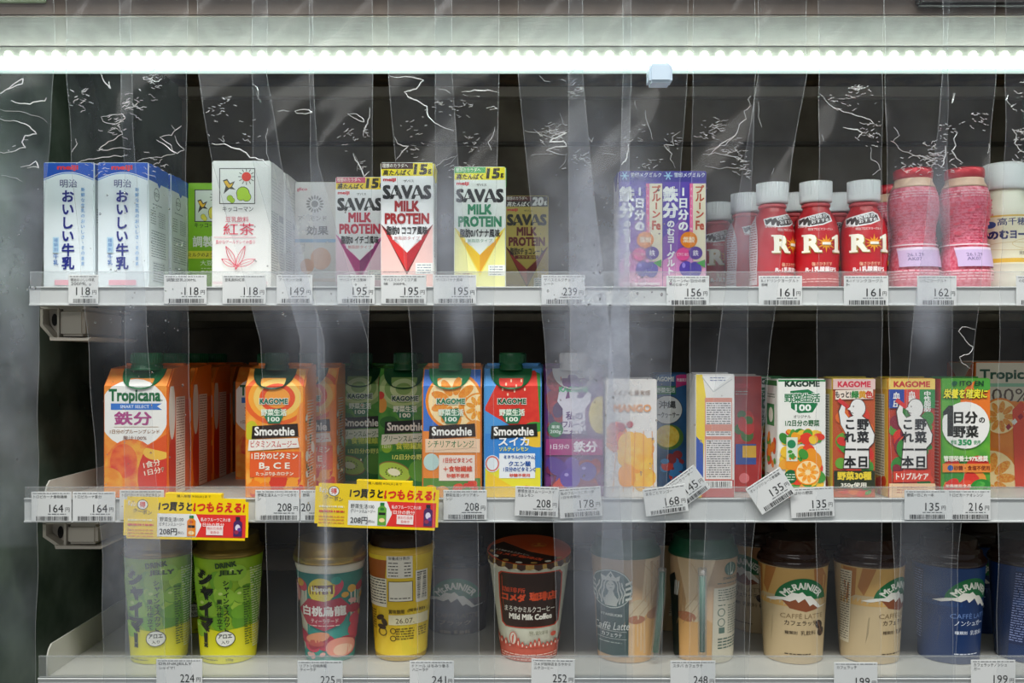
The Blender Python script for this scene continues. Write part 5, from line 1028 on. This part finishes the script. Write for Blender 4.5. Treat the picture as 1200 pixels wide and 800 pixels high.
# --- cream coffee cup with orange lid
a = Art(97); cx = 620; L, R = cx - 60, cx + 60
dk = '35201a'; pl = [(cx - 34, 676), (cx - 31, 673), (cx + 33, 672), (cx + 36, 676), (cx + 35, 700), (cx + 32, 733), (cx + 28, 737), (cx - 26, 738), (cx - 30, 734), (cx - 33, 704)]
a.G([((x - cx) * 1.04 + cx, (y - 705) * 1.04 + 705) for x, y in pl], 'c8452c').G(pl, dk)
a.T('珈琲所', cx - 18, 693, 6.5, 'e0502c', 26, b=.02).T('コメダ', cx - 18, 702, 10, 'e8552c', 27, b=.07).T('珈琲店', cx + 15, 700, 11, 'e8552c', 31, b=.06).T('まろやかミルクコーヒー', cx, 716, 7, 'f2eee0', 56, b=.02).T('Mild Milk Coffee', cx + 1, 725, 7.2, 'f2eee0', 48, b=.05)
a.T('乳飲料', cx + 10, 745, 5, 'a8a890', 22)
a.R(L, 762, R, 786, 'd0604c')
for i in range(26):
    x = L + 6 + i * 4.6; h = a.rnd.uniform(3, 12); a.G([(x - 3, 763), (x - 1, 763 - h), (x, 763 - h * 1.2), (x + 1, 763 - h), (x + 3, 763)], 'd05a48'); a.E(x, 764 - h * .6, .8, h * .3, 'f0dcc8', n=8)
a.E(cx - 18, 752, 4, 8, 'd86a58').E(cx - 18, 752, 3, 7, 'e8e4d4').E(cx + 26, 748, 3, 3, 'd8604c').X(cx - 30, 771, cx + 30, 778, 'f0d0c0', 3)
km = round_pack('coffee_cup', 'cream milk coffee cup with dark label and orange paper lid', 'cup', cx, .042, 3, [(666, 46.6), (786, 32)],
    [('cup_rim', [(664, 47), (664.6, 48), (667, 48), (668, 46.6)], 'e0d8c0', .4, 0.)], a, None, colour='dfdfca', clip=(cx - 58, 664, cx + 58, 784))
k_ = (CD + .042) / F; c0 = P(cx, 654, .042); c0.z = CZ - (664 - 420) * .852 / F + .0072; rr_ = 49 * k_; til = math.radians(9)
def lid_pt(u, v, off=0.):   # lid slopes up towards the back
    q = Vector((u, v, off)); q.rotate(Matrix.Rotation(til, 3, 'X')); return q + c0
bm = bmesh.new(); N_ = 64
top_ = [bm.verts.new(lid_pt(rr_ * math.sin(2 * math.pi * i / N_), -rr_ * math.cos(2 * math.pi * i / N_), .0012)) for i in range(N_)]
edge = [bm.verts.new(lid_pt(1.03 * rr_ * math.sin(2 * math.pi * i / N_), -1.03 * rr_ * math.cos(2 * math.pi * i / N_), -.0035 + .0012 * math.sin(i * 2.2))) for i in range(N_)]
bm.faces.new(top_)
for i in range(N_):
    f = bm.faces.new((edge[i], edge[(i + 1) % N_], top_[(i + 1) % N_], top_[i])); f.material_index = 1 + (i * 7 % 3 == 0)
lid = obj('paper_lid', bm, [mat('d4541f', .28), mat('4a3020', .3), mat('c9a25a', .25, .6)], km)
la = Art(98)
la.G([(-48, 8), (-44, -12), (-30, -24), (0, 8), (34, 26), (24, 42), (8, 48), (-14, 46), (-34, 34)], '2e1a14')
la.T('コメダ珈琲店', -12, 22, 8, 'e8552c', 58, rot=24, b=.04).T('まろやかミルクコーヒー', -20, 10, 4.6, 'f2eadc', 44, rot=28).ring(12, -12, 9, 7, .8, 'f09a4a').E(12, -15, 2, 4, 'f09a4a').E(9, -10, 4, 2, 'f09a4a').E(15, -10, 4, 2, 'f09a4a')
for i in range(11): t_ = math.radians(200 - i * 22 + 60); la.E(44 * math.cos(t_), 44 * math.sin(t_) if math.sin(t_) > 0 else 99, 4, 2.6, 'f0ead8' if i % 2 else 'c89a50', rot=math.degrees(t_) + 90, n=10)
la.items = [it for it in la.items if max(math.hypot(*v) for v in it[0]) < 50]
la.build(km, lambda x, y, off: lid_pt(x * k_, -y * k_, .0014 + off), names=('lid_artwork', 'lid_lettering'))
# --- lattes with green straw
def siren(a, cx, cy, r):
    """round mermaid emblem"""
    a.E(cx, cy, r, r * 1.02, '1f5a48').ring(cx, cy, r * .98, r, 1.1, 'd8ddd0'); w = 'dfe2d4'
    a.G([(cx - r * .1, cy + r * .1), (cx + r * .1, cy + r * .1), (cx + r * .16, cy + r * .3), (cx + r * .3, cy + r * .5), (cx + r * .26, cy + r * .88), (cx - r * .26, cy + r * .88), (cx - r * .3, cy + r * .5), (cx - r * .16, cy + r * .3)], w)
    for s in (-1, 1):
        for j in range(3):
            a.line([(cx + s * r * (.2 + .13 * j + .16 * math.sin(math.pi * u * .9) + .03 * math.sin(u * 12 + j)), cy - r * (.46 - .04 * j) + r * (1.3 - .12 * j) * u) for u in [i / 12 for i in range(13)]], 1.25, w)
        for j in range(4): a.G([(cx + s * r * .66, cy - r * .35 + j * 6), (cx + s * r * .97, cy - r * .5 + j * 6.5), (cx + s * r * .94, cy - r * .36 + j * 6.5), (cx + s * r * .66, cy - r * .22 + j * 6)], w)
    a.E(cx, cy - r * .17, r * .19, r * .27, w)
    a.G([(cx - r * .38, cy - r * .45), (cx - r * .42, cy - r * .74), (cx - r * .2, cy - r * .62), (cx, cy - r * .95), (cx + r * .2, cy - r * .62), (cx + r * .42, cy - r * .74), (cx + r * .38, cy - r * .45)], w).G([(cx, cy - r * .86), (cx + 1.5, cy - r * .72), (cx, cy - r * .6), (cx - 1.5, cy - r * .72)], '1f5a48')
    a.line([(cx - r * .12, cy - r * .26), (cx - r * .04, cy - r * .26)], .7, '1f5a48').line([(cx + r * .04, cy - r * .26), (cx + r * .12, cy - r * .26)], .7, '1f5a48').line([(cx - 1.5, cy - r * .08), (cx + 1.5, cy - r * .08)], .7, '1f5a48')
def latte():
    cx = 733; a = Art(101); L, R = cx - 64, cx + 64
    a.R(L, 656, R, 786, NO('c8a478', 'd6b48a', 20.)).G([(cx + 18, 656), (cx + 44, 656), (cx + 30, 700), (cx + 24, 726), (cx + 14, 706)], 'dcc29c').G([(cx + 6, 728), (cx + 22, 722), (cx + 48, 730), (R, 722), (R, 786), (cx + 6, 786)], 'e0b070')
    a.E(cx + 10, 716, 12, 12, 'dcc8a4').E(cx + 8, 728, 10, 5, 'b87a58').E(cx + 34, 724, 14, 7, 'b88a68')
    for i in range(3): a.line([(cx + 14 + 22 * math.sin(u * 3 + i * .7), 660 + 70 * u + i * 3) for u in [j / 10 for j in range(11)]], .5, 'b8966e')
    a.R(cx - 37, 690, cx - 1, 772, '1f4238').T('STARBUCKS', cx - 19, 723, 3, 'd8ddd0', 22, b=.03)
    siren(a, cx - 20, 692, 23)
    a.T('Caffè Latte', cx - 18, 736, 9, 'e4e6dc', 36, rot=-4, sh=.25, b=.0).line([(cx - 34, 742), (cx - 3, 742)], .5, 'c8ccc0').T('カフェラテ', cx - 18, 746.5, 5, 'e4e6dc', 20, b=.02).line([(cx - 34, 751), (cx - 3, 751)], .5, 'c8ccc0').X(cx - 30, 755, cx - 8, 758, 'a8b4a8')
    return round_pack('coffee_cup', 'iced latte cup with round green mermaid emblem, behind hazy vinyl', 'cup', cx, .038, 3, [(654, 41), (656, 40), (786, 32)],
        [('cup_lid', [(634, 33), (635, 35), (643, 36), (645, 38), (650, 40.5), (654, 41.6), (656, 41)], '0f4a30', .3, .0)], a, 'latte cups with green straws', colour='cda87c', clip=(cx - 62, 656, cx + 62, 784))
lt = latte()
bm = bmesh.new(); tube(bm, [P(776, 670, .012), P(775, 700, .013), P(768, 764, .010)], .0028, 10); obj('straw', bm, mat('1e6e50', .4), lt)
bm = bmesh.new(); A_, B_ = P(773, 668, .005), P(764, 770, .004)
sleeve = film('straw_sleeve', .2, 'e8ecec', .1, .2); tube(bm, [P(776, 666, .012), P(775, 700, .013), P(767, 772, .010)], .0042, 10); obj('straw_sleeve', bm, sleeve, lt)
a = Art(103); cx = 824; L, R = cx - 64, cx + 64
a.R(L, 656, R, 786, NO('c8a478', 'd6b48a', 20.)).G([(cx - 34, 656), (cx + 6, 656), (cx - 4, 690), (cx - 6, 725), (cx - 20, 735)], 'dcc29c').G([(cx - 40, 732), (cx - 14, 720), (cx + 4, 732), (cx + 4, 786), (cx - 40, 786)], 'e0b070').E(cx - 16, 718, 10, 13, 'dcc8a4').E(cx - 24, 726, 9, 6, 'b87a58')
for i in range(3): a.line([(cx - 20 + 14 * math.sin(u * 3 + i * .7), 662 + 70 * u + i * 3) for u in [j / 10 for j in range(11)]], .5, 'b8966e')
a.G([(cx - 60, 690), (cx - 36, 676), (cx - 32, 700), (cx - 30, 786), (cx - 60, 786)], '1d2c26').T('///', cx - 34, 694, 18, 'e0e2d8', 6, b=.05)
a.G([(cx + 4, 690), (cx + 46, 688), (cx + 46, 786), (cx + 2, 786)], 'd8d0b8').E(cx + 24, 668, 7.5, 8, '2a5a48').G([(cx + 20, 664), (cx + 24, 660), (cx + 28, 664), (cx + 27, 675), (cx + 21, 675)], 'd8ddd0').T('STARBUCKS', cx + 24, 679, 3, '2a5a48', 19).X(cx + 8, 684, cx + 40, 686, '5a6a5a').X(cx + 9, 692, cx + 40, 706, '5a6a5a', 3).X(cx + 9, 710, cx + 18, 712, '3a5a4a').ring(cx + 13, 719, 4.5, 5, 1, '4a6a58').ring(cx + 13, 731, 4.5, 5, 1, '4a6a58').R(cx + 10, 737, cx + 17, 744, '4a6a58').X(cx + 21, 711, cx + 40, 745, '7a8474', 3).X(cx + 9, 750, cx + 40, 764, '3a5a4a', 3.6, 1.5)
l2 = round_pack('coffee_cup', 'iced latte cup turned sideways with green straw and text panel', 'cup', cx, .038, 3, [(654, 40), (656, 39), (786, 33)],
    [('cup_lid', [(634, 33), (635, 35), (643, 36), (645, 38), (650, 39.5), (654, 40.6), (656, 40)], '0f4a30', .3, .0)], a, 'latte cups with green straws', colour='cda87c', clip=(cx - 62, 656, cx + 62, 784))
bm = bmesh.new(); tube(bm, [P(823, 675, -.004), P(823, 763, .001)], .0028, 10); obj('straw', bm, mat('1e6e50', .4), l2)
bm = bmesh.new(); tube(bm, [P(823, 666, -.004), P(823, 768, .001)], .0043, 10); obj('straw_sleeve', bm, sleeve, l2)
# --- mountain emblem coffee cups
def mountain_cup(cx, cy, name, label, base, tan, deep, words, lid, pan, back=True, group=None, seed=111):
    a = Art(seed); L, R = cx - 60, cx + 60
    a.R(L, 664, R, 712, tan[0]).R(L, 700, R, 786, base)
    if deep: 
        a.G([(cx - 36, 664), (cx - 27, 664), (cx - 34, 700), (cx - 40, 690)], deep[0]).G([(cx + 12, 666), (cx + 22, 664), (cx + 32, 680), (cx + 24, 705), (cx + 14, 690)], deep[0]).G([(L + 4, 668), (L + 18, 668), (L + 18, 700), (L + 8, 708)], deep[0])
        a.G([(cx - 24, 702), (cx - 8, 694), (cx + 8, 700), (cx + 20, 714), (cx + 4, 718), (cx - 14, 714)], deep[1])
    a.E(cx, 703, 28, 25, '14703c', a0=180, a1=360).T('Mt.RAINIER', cx, 687, 8.2, 'f2f2e4', 50, b=.04, arc=25)
    mt = [(cx - 36, 706), (cx - 27, 702), (cx - 18, 701), (cx - 12, 695), (cx - 5, 696), (cx - 1, 694), (cx + 4, 699), (cx + 9, 699), (cx + 16, 706), (cx + 21, 712), (cx + 33, 711), (cx + 18, 714), (cx + 12, 709), (cx + 8, 711), (cx + 2, 702), (cx - 5, 707), (cx - 8, 703), (cx - 14, 706), (cx - 22, 704.5), (cx - 30, 707)]
    a.G(mt, 'f0ede2')
    a.T('CAFFÈ LATTE', cx + 1, 722.5, 7, words[0], 48, b=.0).T(words[2], cx - 1, 731.5, 6, words[1], 36, b=.02).T('種類別', cx - 12, 743, 4, words[1], 13).T('乳飲料', cx + 7, 743, 5.5, words[1], 18, b=.01)
    if deep:
        for dx, dy, r_ in ((20, 734, -30), (23, 743, 10)): a.E(cx + dx, dy, 4.5, 5.5, '2c1810', rot=r_).line([(cx + dx - 1.5, dy - 4), (cx + dx + 1.5, dy + 4)], .8, '8a5a3a')
    if back: a.R(L + 0, 672, L + 14, 760, pan).X(L + 1, 674, L + 13, 758, '6a6050' if deep else '8a98c8', 3)
    a.X(cx - 18, 768, cx + 10, 769, words[1])
    t = round_pack(name, label, 'cup', cx, cy, 3, [(664, 39.5), (668, 39), (786, 32.5)],
        [('cup_lid', [(636, 29), (637, 31), (647, 31.5), (648.5, 33), (650, 36), (653, 36.5), (656, 37), (658, 39), (661, 41), (664, 41), (666, 39.8)], lid, .14, .0)], a, group, colour=base, clip=(cx - 59, 667, cx + 59, 784))
    return t
rc1 = mountain_cup(929, .035, 'coffee_cup', 'tan coffee latte cup with green mountain emblem facing front', 'c8b28a', ('cfa45e',), ('b0743a', '8a4c2c'), ('8a7450', '3a2c1c', 'カフェラッテ'), '2e1a12', 'e2d8bc', group='tan mountain emblem coffee cups')
copy_thing(rc1, (P(1018, 0, .035).x, .035, Z3), 'tan coffee latte cup turned right, beside the blue cups', .62)
copy_thing(rc1, (P(892, 0, .12).x, .13, Z3), 'tan coffee cup in the second row left of the front one', -.8)
copy_thing(rc1, (P(780, 0, .12).x, .14, Z3), 'dark lidded coffee cup in the second row between the two lattes', 2.2)
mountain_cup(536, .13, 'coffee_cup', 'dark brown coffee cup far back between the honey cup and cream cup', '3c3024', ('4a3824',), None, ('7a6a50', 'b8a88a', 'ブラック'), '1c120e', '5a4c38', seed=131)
rc2 = mountain_cup(1111, .035, 'coffee_cup', 'dark blue sugar free coffee latte cup with green mountain emblem', '0f2f60', ('133c72',), None, ('6a88c0', 'dfe6f4', 'ノンシュガー'), '2a1a14', '102450', group='blue mountain emblem coffee cups', seed=121)
rc2.rotation_euler = (0, 0, .30)
copy_thing(rc2, (P(1202, 0, .035).x, .035, Z3), 'dark blue coffee cup at the right edge turned to its back', 1.1)
copy_thing(rc2, (P(1150, 0, .12).x, .13, Z3), 'dark blue coffee cup in the second row between the front blue ones', -.7)
for o in COL.objects:
    if '_loc' in o: del o['_loc']
